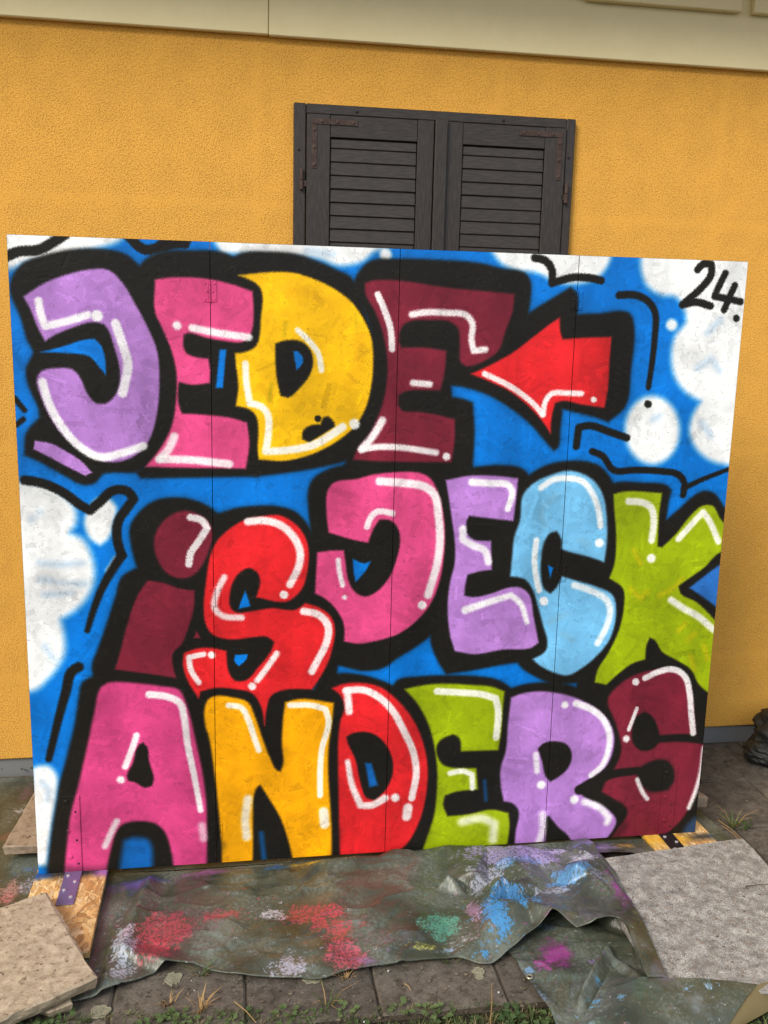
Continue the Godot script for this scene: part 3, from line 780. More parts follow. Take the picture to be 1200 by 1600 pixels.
func tarp_tex() -> Array:
	var w := 1488
	var h := 840
	var px := w / GW
	var o := PackedByteArray()
	o.resize(w * h * 3)
	var n1 := noise_bytes(w, h, 0.008, 5, 21, FastNoiseLite.TYPE_SIMPLEX_SMOOTH, false, 20.0, false)
	var n2 := noise_bytes(w, h, 0.13, 4, 22, FastNoiseLite.TYPE_SIMPLEX, false, 6.0, false)
	var n3 := noise_bytes(w, h, 0.03, 4, 23, FastNoiseLite.TYPE_SIMPLEX_SMOOTH, true, 25.0, false)
	var n4 := noise_bytes(w, h, 0.3, 2, 24, FastNoiseLite.TYPE_SIMPLEX, false, 0.0, false)
	var lo := c8(52, 56, 45)
	var hi := c8(90, 96, 84)
	var rust := c8(104, 88, 66)
	var pale := c8(132, 140, 142)
	for i in w * h:
		var t := clampf(n1[i] / 255.0 * 1.5 - 0.25, 0.0, 1.0)
		var c := lo.lerp(hi, t)
		c = c.lerp(rust, smoothstep(0.66, 0.92, n3[i] / 255.0) * 0.3)
		c = c.lerp(pale, smoothstep(0.52, 0.72, (n2[i] * 0.45 + n1[i] * 0.55) / 255.0) * 0.34)
		c *= 0.9 + n4[i] / 1275.0
		var k := i * 3
		o[k] = c.r8
		o[k + 1] = c.g8
		o[k + 2] = c.b8
	buf = o
	# [x, z, radius x, radius z, colour, cover, flaked]
	var dabs := [
		[-0.642, 0.302, 0.107, 0.097, c8(190, 72, 84), 0.62, 1],
		[-0.678, 0.385, 0.056, 0.070, c8(186, 70, 80), 0.62, 1],
		[-0.505, 0.260, 0.102, 0.065, c8(190, 72, 84), 0.62, 1],
		[-0.247, 0.274, 0.093, 0.060, c8(190, 68, 80), 0.62, 1],
		[-0.175, 0.360, 0.077, 0.119, c8(194, 70, 82), 0.62, 1],
		[-0.171, 0.475, 0.077, 0.078, c8(196, 84, 104), 0.62, 1],
		[-0.233, 0.323, 0.035, 0.043, c8(190, 68, 80), 0.60, 1],
		[-0.363, 0.263, 0.046, 0.036, c8(214, 206, 220), 0.60, 1],
		[-0.329, 0.496, 0.069, 0.060, c8(184, 182, 206), 0.66, 1],
		[-0.762, 0.369, 0.033, 0.097, c8(186, 192, 210), 0.72, 1],
		[-0.771, 0.470, 0.029, 0.035, c8(190, 196, 206), 0.55, 1],
		[-0.124, 0.502, 0.036, 0.030, c8(160, 125, 190), 0.60, 0],
		[0.236, 0.425, 0.049, 0.105, c8(60, 148, 226), 0.90, 1],
		[0.324, 0.332, 0.091, 0.059, c8(62, 150, 228), 0.88, 1],
		[0.368, 0.374, 0.025, 0.040, c8(74, 160, 214), 0.60, 1],
		[0.188, 0.510, 0.020, 0.023, c8(66, 148, 220), 0.75, 1],
		[0.101, 0.472, 0.020, 0.018, c8(150, 180, 216), 0.60, 1],
		[0.108, 0.377, 0.060, 0.079, c8(88, 166, 146), 0.74, 1],
		[0.037, 0.464, 0.034, 0.013, c8(190, 186, 90), 0.40, 1],
		[0.145, 0.450, 0.024, 0.027, c8(180, 180, 186), 0.45, 1],
		[0.392, 0.071, 0.181, 0.064, c8(165, 148, 206), 0.72, 1],
		[0.481, 0.118, 0.079, 0.056, c8(172, 150, 210), 0.70, 1],
		[0.545, 0.082, 0.044, 0.032, c8(186, 170, 214), 0.60, 1],
		[0.352, 0.138, 0.039, 0.027, c8(84, 150, 220), 0.50, 1],
		[0.269, 0.224, 0.083, 0.083, c8(186, 188, 208), 0.68, 1],
		[0.308, 0.150, 0.058, 0.034, c8(176, 178, 204), 0.45, 1],
		[0.580, 0.158, 0.067, 0.061, c8(196, 196, 214), 0.70, 1],
		[0.494, 0.244, 0.088, 0.048, c8(92, 160, 226), 0.80, 1],
		[0.491, 0.197, 0.035, 0.026, c8(110, 170, 226), 0.60, 1],
		[0.195, 0.347, 0.025, 0.099, c8(186, 140, 186), 0.62, 1],
		[0.622, 0.344, 0.033, 0.084, c8(158, 58, 150), 0.85, 0],
		[0.387, 0.508, 0.072, 0.063, c8(168, 62, 148), 0.80, 0],
		[0.331, 0.559, 0.040, 0.040, c8(172, 74, 150), 0.65, 1],
		[0.477, 0.556, 0.037, 0.023, c8(150, 120, 180), 0.60, 1],
		[0.405, 0.402, 0.036, 0.023, c8(70, 90, 130), 0.40, 1],
		[0.286, 0.574, 0.030, 0.025, c8(120, 160, 210), 0.65, 1],
		[0.283, 0.688, 0.025, 0.054, c8(130, 160, 190), 0.45, 1],
		[0.315, 0.785, 0.055, 0.019, c8(126, 172, 214), 0.60, 1],
		[0.373, 0.801, 0.037, 0.025, c8(120, 160, 140), 0.50, 0],
		[0.653, 0.397, 0.011, 0.012, c8(140, 180, 220), 0.90, 1],
		[0.444, 0.649, 0.020, 0.012, c8(90, 160, 216), 0.70, 1],
		[0.410, 0.728, 0.017, 0.015, c8(96, 160, 212), 0.72, 1],
		[0.637, 0.745, 0.010, 0.011, c8(130, 180, 230), 0.80, 1],
		[0.697, 0.744, 0.016, 0.013, c8(150, 190, 226), 0.60, 1],
		[0.467, 0.742, 0.008, 0.009, c8(110, 170, 216), 0.80, 1],
		[0.605, 0.706, 0.065, 0.050, c8(118, 104, 126), 0.50, 0],
		[0.639, 0.791, 0.041, 0.046, c8(150, 156, 168), 0.50, 0],
		[0.525, 0.731, 0.064, 0.048, c8(96, 120, 104), 0.40, 0],
		[0.553, 0.587, 0.051, 0.045, c8(130, 130, 132), 0.45, 0],
		[0.367, 0.615, 0.099, 0.029, c8(100, 124, 118), 0.50, 0],
		[-1.141, -0.431, 0.038, 0.063, c8(150, 86, 120), 0.50, 0],
		[-1.168, -0.266, 0.060, 0.049, c8(150, 92, 78), 0.60, 0],
		[-1.114, 0.036, 0.040, 0.061, c8(196, 140, 136), 0.60, 1],
		[-1.114, 0.078, 0.029, 0.039, c8(190, 110, 116), 0.50, 1],
		[-1.073, 0.018, 0.037, 0.055, c8(170, 170, 196), 0.40, 1],
		[-1.082, -0.076, 0.057, 0.044, c8(90, 130, 200), 0.70, 0],
		[-1.185, -0.445, 0.030, 0.027, c8(190, 190, 200), 0.50, 1],
		[-1.155, -0.346, 0.029, 0.026, c8(180, 180, 190), 0.50, 1],
		[-1.190, -0.574, 0.022, 0.098, c8(140, 92, 126), 0.40, 0],
		[-0.703, 0.053, 0.112, 0.027, c8(70, 84, 150), 0.55, 0],
		[-0.554, 0.030, 0.095, 0.021, c8(168, 90, 170), 0.70, 0],
		[-0.748, 0.067, 0.074, 0.034, c8(120, 72, 150), 0.50, 0],
		[-0.246, 0.031, 0.078, 0.025, c8(226, 176, 40), 0.90, 0],
		[-0.343, 0.034, 0.050, 0.025, c8(60, 110, 190), 0.85, 0],
		[-0.297, 0.067, 0.023, 0.017, c8(24, 24, 26), 0.95, 0],
		[-0.125, 0.009, 0.047, 0.018, c8(30, 32, 60), 0.60, 0],
		[-0.533, 0.181, 0.109, 0.057, c8(110, 92, 70), 0.40, 0],
		[-0.028, 0.161, 0.151, 0.066, c8(112, 104, 92), 0.40, 0],
		[0.673, 0.051, 0.093, 0.029, c8(166, 140, 208), 0.70, 0],
		[0.772, 0.048, 0.046, 0.022, c8(214, 150, 70), 0.80, 0],
		[0.619, 0.053, 0.041, 0.026, c8(90, 120, 200), 0.50, 0],
		[-0.752, 0.460, 0.035, 0.076, c8(170, 176, 190), 0.50, 1],
		[0.445, 0.284, 0.094, 0.031, c8(176, 178, 200), 0.50, 1],
		[0.436, 0.130, 0.079, 0.034, c8(120, 150, 214), 0.45, 1],
		[0.583, 0.285, 0.030, 0.044, c8(150, 160, 190), 0.45, 1],
		[0.067, 0.068, 0.157, 0.042, c8(110, 116, 112), 0.40, 0],
		[-0.195, 0.206, 0.129, 0.031, c8(120, 96, 84), 0.40, 0],
		[-0.275, 0.403, 0.051, 0.043, c8(110, 112, 104), 0.50, 0],
		[-0.070, 0.429, 0.103, 0.038, c8(120, 126, 150), 0.40, 0],
		[0.036, 0.234, 0.223, 0.094, c8(88, 92, 84), 0.35, 0],
		[-0.445, 0.409, 0.101, 0.053, c8(84, 88, 76), 0.40, 0],
	]
	for d in dabs:
		var cx: float = (d[0] - GX) * px
		var cz: float = (d[1] - GZ) * px
		var rx: float = maxf(d[2] * px, 2.0)
		var rz: float = maxf(d[3] * px, 2.0)
		var col: Color = d[4]
		for y in range(maxi(0, int(cz - rz * 1.3)), mini(h - 1, int(cz + rz * 1.3)) + 1):
			for x in range(maxi(0, int(cx - rx * 1.3)), mini(w - 1, int(cx + rx * 1.3)) + 1):
				var i := y * w + x
				var dx: float = (x - cx) / rx
				var dz: float = (y - cz) / rz
				var r := sqrt(dx * dx + dz * dz) + (n3[i] - 128) * 0.0042 + (n1[i] - 128) * 0.0045
				if r > 1.25:
					continue
				var al := 0.0
				if d[6] > 0.5:
					var lim := lerpf(0.6, 0.28, d[5]) + smoothstep(0.45, 1.2, r) * 0.42
					al = smoothstep(lim, lim + 0.06, (n2[i] * 0.38 + n4[i] * 0.36 + n1[i] * 0.13 + n3[i] * 0.13) / 255.0) * 0.74
					al = maxf(al, (1.0 - smoothstep(0.2, 1.2, r)) * 0.2)
				else:
					al = (1.0 - smoothstep(0.1, 1.15, r)) * d[5] * (0.7 + n2[i] / 600.0)
				if al > 0.01:
					mixin(i * 3, col, al)
		# splashes that landed beside the patch
		for s in int(6 + 90 * minf(0.16, d[2] + d[3])):
			var an := rng.randf() * TAU
			var far := rng.randf_range(0.7, 1.9)
			var sx := int(cx + cos(an) * rx * far)
			var sy := int(cz + sin(an) * rz * far)
			for q in rng.randi_range(1, 9):
				var fx := sx + rng.randi_range(-2, 2)
				var fy := sy + rng.randi_range(-1, 1)
				if fx >= 0 and fy >= 0 and fx < w and fy < h:
					mixin((fy * w + fx) * 3, col, rng.randf_range(0.3, 0.85))
	# flecks
	for k in 900:
		var x := rng.randi_range(4, w - 5)
		var y := rng.randi_range(4, h - 5)
		var cols := [c8(190, 200, 214), c8(150, 180, 210), c8(200, 190, 200), c8(170, 110, 120), c8(120, 150, 180)]
		var c: Color = cols[rng.randi() % 5]
		for q in rng.randi_range(1, 7):
			mixin((clampi(y + rng.randi_range(-1, 1), 0, h - 1) * w + x + rng.randi_range(-2, 2)) * 3, c, rng.randf_range(0.3, 0.9))
	var hg := PackedByteArray()
	hg.resize(w * h)
	for i in w * h:
		hg[i] = int(clampf(n3[i] * 0.6 + n2[i] * 0.3 + n4[i] * 0.1, 0, 255))
	return [tex_rgb(w, h, buf), tex_l(w, h, hg)]

# ---------------------------------------------------------------- the tarpaulin's folds
var crumple := FastNoiseLite.new()
var ripple := FastNoiseLite.new()
var folds := [
	[0.668, 0.066, 0.793, 0.050, 0.012, 0.030, 0.030],
	[-0.759, 0.391, -0.712, 0.062, 0.020, 0.050, 0.030],
	[-0.759, 0.391, -0.599, 0.480, 0.024, 0.020, 0.070],
	[-0.759, 0.391, -0.792, 0.516, 0.014, 0.030, 0.050],
	[-0.713, 0.045, -0.797, 0.417, 0.010, 0.030, 0.040],
	[-0.535, 0.066, -0.269, 0.081, 0.008, 0.050, 0.060],
	[-0.227, 0.041, 0.030, 0.046, 0.016, 0.050, 0.030],
	[0.015, 0.019, 0.401, 0.042, 0.028, 0.045, 0.022],
	[0.045, 0.186, -0.128, 0.336, 0.008, 0.060, 0.060],
	[0.140, 0.195, 0.288, 0.151, 0.026, 0.025, 0.030],
	[0.252, 0.175, 0.444, 0.156, 0.040, 0.026, 0.028],
	[0.428, 0.154, 0.611, 0.238, 0.034, 0.026, 0.026],
	[0.405, 0.213, 0.216, 0.486, 0.034, 0.045, 0.030],
	[0.405, 0.213, 0.520, 0.319, 0.030, 0.022, 0.040],
	[0.524, 0.310, 0.594, 0.426, 0.028, 0.030, 0.020],
	[0.445, 0.284, 0.298, 0.389, 0.020, 0.030, 0.030],
	[0.593, 0.095, 0.620, 0.188, 0.018, 0.030, 0.030],
	[0.643, 0.155, 0.657, 0.433, 0.012, 0.025, 0.030],
	[0.137, 0.294, -0.083, 0.507, 0.006, 0.080, 0.080],
	[-0.356, 0.308, -0.156, 0.548, 0.005, 0.080, 0.060],
	[-0.441, 0.144, -0.580, 0.365, 0.006, 0.060, 0.060],
	[0.520, 0.530, 0.374, 0.712, 0.034, 0.014, 0.030],
	[0.517, 0.535, 0.563, 0.645, 0.012, 0.020, 0.020],
	[0.260, 0.601, 0.292, 0.735, 0.008, 0.020, 0.030],
	[0.385, 0.566, 0.281, 0.767, 0.010, 0.030, 0.030],
]

func fold_h(x: float, z: float) -> float:
	var p := Vector2(x, z)
	var y := 0.004
	var amt := clampf((z - 0.0) / 0.06, 0.0, 1.0)
	if x < -0.8:
		amt = 0.25
	var r := 1.0 - absf(crumple.get_noise_2d(x * 1.0, z * 1.2)) * 2.2
	y += pow(maxf(0.0, r), 3.0) * 0.0055 * amt
	y += (ripple.get_noise_2d(x, z) + 0.5) * 0.005 * amt
	y += pow(maxf(0.0, 1.0 - absf(ripple.get_noise_2d(x * 0.6 + 5.0, z * 1.1)) * 4.0), 2.0) * 0.0045 * amt
	if z < 0.0:
		return y
	for f in folds:
		var a := Vector2(f[0], f[1])
		var b := Vector2(f[2], f[3])
		var ab := b - a
		var t := clampf((p - a).dot(ab) / ab.length_squared(), 0.0, 1.0)
		var d := (p - a - ab * t).dot(Vector2(-ab.y, ab.x).normalized())
		var e := (p - a - ab * t).length()
		var wd: float = f[5] if d > 0.0 else f[6]
		var k := maxf(0.0, 1.0 - e / wd)
		y = maxf(y, y + f[4] * pow(k, 1.15) * (0.75 + 0.5 * sin(t * PI)))
	return y

# the stiff bunch at the right: ridges and hollows joined by flat facets (x, height, z)
var bunch := [
	Vector3(0.078, 0.030, 0.005),
	Vector3(0.200, 0.045, 0.011),
	Vector3(0.320, 0.048, 0.030),
	Vector3(0.441, 0.046, 0.045),
	Vector3(0.540, 0.040, 0.065),
	Vector3(0.587, 0.050, 0.107),
	Vector3(0.626, 0.075, 0.175),
	Vector3(0.120, 0.018, 0.198),
	Vector3(0.167, 0.012, 0.164),
	Vector3(0.221, 0.010, 0.184),
	Vector3(0.286, 0.016, 0.198),
	Vector3(0.162, 0.055, 0.178),
	Vector3(0.239, 0.056, 0.182),
	Vector3(0.298, 0.105, 0.279),
	Vector3(0.405, 0.060, 0.222),
	Vector3(0.468, 0.030, 0.215),
	Vector3(0.518, 0.045, 0.156),
	Vector3(0.529, 0.105, 0.256),
	Vector3(0.568, 0.090, 0.284),
	Vector3(0.507, 0.050, 0.272),
	Vector3(0.239, 0.085, 0.358),
	Vector3(0.183, 0.036, 0.368),
	Vector3(0.210, 0.012, 0.242),
	Vector3(0.130, 0.016, 0.325),
	Vector3(0.313, 0.030, 0.273),
	Vector3(0.224, 0.078, 0.435),
	Vector3(0.183, 0.040, 0.473),
	Vector3(0.314, 0.012, 0.336),
	Vector3(0.239, 0.030, 0.480),
	Vector3(0.320, 0.085, 0.286),
	Vector3(0.333, 0.088, 0.384),
	Vector3(0.392, 0.100, 0.454),
	Vector3(0.339, 0.050, 0.443),
	Vector3(0.426, 0.034, 0.270),
	Vector3(0.493, 0.056, 0.351),
	Vector3(0.505, 0.105, 0.516),
	Vector3(0.482, 0.060, 0.417),
	Vector3(0.546, 0.068, 0.370),
	Vector3(0.596, 0.075, 0.365),
	Vector3(0.624, 0.078, 0.455),
	Vector3(0.385, 0.095, 0.492),
	Vector3(0.441, 0.060, 0.501),
	Vector3(0.507, 0.072, 0.538),
	Vector3(0.550, 0.100, 0.548),
	Vector3(0.632, 0.075, 0.504),
	Vector3(0.552, 0.066, 0.710),
	Vector3(0.605, 0.060, 0.714),
	Vector3(0.564, 0.085, 0.593),
	Vector3(0.264, 0.034, 0.502),
	Vector3(0.190, 0.012, 0.531),
	Vector3(0.090, 0.012, 0.503),
	Vector3(-0.014, 0.012, 0.505),
	Vector3(-0.104, 0.010, 0.535),
	Vector3(0.023, 0.012, 0.306),
	Vector3(0.047, 0.022, 0.172),
	Vector3(-0.027, 0.012, 0.157),
	Vector3(0.062, 0.036, 0.093),
	Vector3(-0.029, 0.036, 0.039),
	Vector3(-0.068, 0.014, 0.298),
]
var bunch_xz := PackedVector2Array()
var bunch_tri := PackedInt32Array()

func bunch_at(x: float, z: float) -> float:
	if bunch_xz.is_empty():
		for b in bunch:
			bunch_xz.append(Vector2(b.x, b.z))
		bunch_tri = Geometry2D.triangulate_delaunay(bunch_xz)
	var p := Vector2(x, z)
	for k in range(0, bunch_tri.size(), 3):
		var a := bunch_xz[bunch_tri[k]]
		var u := bunch_xz[bunch_tri[k + 1]] - a
		var v := bunch_xz[bunch_tri[k + 2]] - a
		var det := u.cross(v)
		if absf(det) < 1e-9:
			continue
		var s := (p - a).cross(v) / det
		var q := u.cross(p - a) / det
		if s >= 0.0 and q >= 0.0 and s + q <= 1.0:
			return bunch[bunch_tri[k]].y * (1.0 - s - q) + bunch[bunch_tri[k + 1]].y * s + bunch[bunch_tri[k + 2]].y * q
	return -1.0

func bunch_h(x: float, z: float) -> float:
	var sum := 0.0
	var n := 0
	for d in [[0.0, 0.0], [0.003, 0.0], [-0.003, 0.0], [0.0, 0.003], [0.0, -0.003]]:
		var y := bunch_at(x + d[0], z + d[1])
		if y >= 0.0:
			sum += y
			n += 1
	return sum / n if n > 0 else -1.0

# a strip of cloth between a back and a front edge, each a row of (x, y above the lie, z)
func cloth(back: Array, front: Array, rows: int, cols: int, follow: float, lip: bool, bulge := 0.0) -> ArrayMesh:
	var st := SurfaceTool.new()
	st.begin(Mesh.PRIMITIVE_TRIANGLES)
	st.set_smooth_group(0)
	var along := func(e: Array, u: float) -> Vector3:
		var f := u * (e.size() - 1)
		var i := mini(int(f), e.size() - 2)
		var a: Vector3 = e[i]
		var b: Vector3 = e[i + 1]
		var p0: Vector3 = e[maxi(i - 1, 0)]
		var p3: Vector3 = e[mini(i + 2, e.size() - 1)]
		return a.cubic_interpolate(b, p0, p3, f - i) if i > 0 and i < e.size() - 2 else a.lerp(b, f - i)
	var extra := 3 if lip else 0
	for i in cols + 1:
		var u := float(i) / cols
		var b: Vector3 = along.call(back, u)
		var f: Vector3 = along.call(front, u)
		for j in rows + 1 + extra:
			var v := minf(float(j) / rows, 1.0)
			var p := b.lerp(f, v)
			p.x += bulge * sin(v * PI) * smoothstep(0.6, 1.0, u)
			var y := fold_h(p.x, p.z) * follow + lerpf(b.y, f.y, pow(v, lerpf(2.0, 0.35, smoothstep(0.84, 0.95, u)) if lip else 2.0))
			if lip and p.x > 0.03:
				var bh := bunch_h(p.x, p.z)
				if bh >= 0.0:
					var wob := crumple.get_noise_2d(p.x * 4.0, p.z * 4.0) * 0.004 + ripple.get_noise_2d(p.x * 2.5, p.z * 2.5) * 0.003
					y = lerpf(y, maxf(0.003, bh + wob), smoothstep(0.03, 0.13, p.x))
			if j > rows:
				var q := j - rows
				p.z += [0.0015, 0.0005, -0.022][q - 1]
				y = maxf(0.0015, y - [0.0022, 0.0045, 0.006][q - 1])
			st.set_uv(Vector2((p.x - GX) / GW, (p.z - GZ) / GD))
			st.add_vertex(Vector3(p.x, y, p.z))
	var R := rows + 1 + extra
	for i in cols:
		for j in R - 1:
			var a := i * R + j
			for k in [a, a + 1, a + R, a + R, a + 1, a + R + 1]:
				st.add_index(k)
	st.generate_normals()
	var m := st.commit()
	# facing up?
	var arr := m.surface_get_arrays(0)
	var nn: PackedVector3Array = arr[Mesh.ARRAY_NORMAL]
	if nn[nn.size() / 2].y < 0.0:
		var idx: PackedInt32Array = arr[Mesh.ARRAY_INDEX]
		idx.reverse()
		for k in nn.size():
			nn[k] = -nn[k]
		arr[Mesh.ARRAY_INDEX] = idx
		arr[Mesh.ARRAY_NORMAL] = nn
		m = ArrayMesh.new()
		m.add_surface_from_arrays(Mesh.PRIMITIVE_TRIANGLES, arr)
	return m

# ---------------------------------------------------------------- painted board
func board_uv(p: Vector3) -> Vector2:
	return Vector2((p.x + BW * 0.5) / BW, (BY + BH - p.y) / BH)

func add_painted(st: SurfaceTool, src: ArrayMesh) -> void:
	var a := src.surface_get_arrays(0)
	var v: PackedVector3Array = a[Mesh.ARRAY_VERTEX]
	var nn: PackedVector3Array = a[Mesh.ARRAY_NORMAL]
	var idx: PackedInt32Array = a[Mesh.ARRAY_INDEX] if a[Mesh.ARRAY_INDEX] != null else PackedInt32Array(range(v.size()))
	for i in idx:
		st.set_normal(nn[i])
		st.set_uv(board_uv(v[i]))
		st.add_vertex(v[i])

func painted(src: ArrayMesh) -> ArrayMesh:
	var st := SurfaceTool.new()
	st.begin(Mesh.PRIMITIVE_TRIANGLES)
	add_painted(st, src)
	st.index()
	return st.commit()

# ---------------------------------------------------------------- small plants
func blade(st: SurfaceTool, at: Vector3, lean: Vector3, h: float, w: float) -> void:
	var side := lean.cross(Vector3.UP)
	side = side.normalized() if side.length() > 0.001 else Vector3.RIGHT
	var a := at
	var b := at + Vector3.UP * h * 0.55 + lean * h * 0.25
	var c := at + Vector3.UP * h * 0.9 + lean * h * 0.8
	var o := -lean + Vector3.UP
	quad(st, a - side * w, a + side * w, b + side * w * 0.8, b - side * w * 0.8, o)
	tri(st, b - side * w * 0.8, b + side * w * 0.8, c, o)

func tuft_mesh(n: int, h: float, spread: float, w := 0.0016, flat := 0.0) -> ArrayMesh:
	var st := begin()
	for i in n:
		var a := rng.randf() * TAU
		var d := Vector3(cos(a), 0, sin(a))
		blade(st, d * spread * rng.randf(), d * rng.randf_range(0.2 + flat, 1.0 + flat), h * rng.randf_range(0.5, 1.1), w * rng.randf_range(0.7, 1.3))
	return done(st)

func leafy_mesh(n: int, size: float, h: float) -> ArrayMesh:
	var st := begin()
	for i in n:
		var a := rng.randf() * TAU
		var d := Vector3(cos(a), 0, sin(a))
		var at := d * size * rng.randf_range(0.1, 1.4) + Vector3.UP * h * rng.randf_range(0.3, 1.0)
		var l := size * rng.randf_range(0.6, 1.1)
		var s := d.cross(Vector3.UP) * l * 0.42
		var up := Vector3.UP * l * rng.randf_range(-0.1, 0.35)
		var o := Vector3.UP
		var m := at + d * l * 0.5 + up - Vector3.UP * l * 0.08
		tri(st, at, at + s + d * l * 0.45 + up, m, o)
		tri(st, at, m, at - s + d * l * 0.45 + up, o)
		tri(st, m, at + s + d * l * 0.45 + up, at + d * l + up * 0.8, o)
		tri(st, m, at + d * l + up * 0.8, at - s + d * l * 0.45 + up, o)
	return done(st)

# ================================================================ the scene
func _ready() -> void:
	rng.seed = 20240
	# ---- camera
	var cam := Camera3D.new()
	cam.name = "camera"
	add_child(cam)
	cam.transform = Transform3D(Basis(Vector3(0.98736, 0.02346, 0.15676), Vector3(0.00712, 0.98143, -0.19167), Vector3(-0.15835, 0.19036, 0.96886)), Vector3(-0.4690, 1.6465, 2.6964)).orthonormalized()
	cam.fov = 56.41
	cam.near = 0.05
	cam.far = 400.0
	cam.current = true
	# ---- sky
	var sky_mat := ProceduralSkyMaterial.new()
	sky_mat.sky_top_color = c8(196, 204, 214)
	sky_mat.sky_horizon_color = c8(214, 217, 220)
	sky_mat.sky_curve = 0.2
	sky_mat.ground_bottom_color = c8(92, 90, 78)
	sky_mat.ground_horizon_color = c8(150, 150, 142)
	sky_mat.sun_angle_max = 0.0
	var env := Environment.new()
	env.background_mode = Environment.BG_SKY
	env.sky = Sky.new()
	env.sky.sky_material = sky_mat
	env.tonemap_mode = Environment.TONE_MAPPER_LINEAR
	env.tonemap_exposure = 1.47
	env.sdfgi_enabled = true
	env.ssao_enabled = true
	env.ssil_enabled = true
	var we := WorldEnvironment.new()
	we.name = "world_environment"
	we.environment = env
	add_child(we)
	# ---- sun behind thin cloud
	var sun := DirectionalLight3D.new()
	sun.name = "sun"
	sun.light_energy = 0.72
	sun.light_color = Color(1.0, 0.965, 0.91)
	sun.light_angular_distance = 24.0
	sun.shadow_enabled = true
	add_child(sun)
	sun.look_at_from_position(Vector3(-4.4, 4.6, 4.2), Vector3.ZERO)

	make_materials()
	build_ground()
	build_house()
	build_wall_of_boards()
	build_tarp()
	build_stones()
	build_bag()
	build_plants()

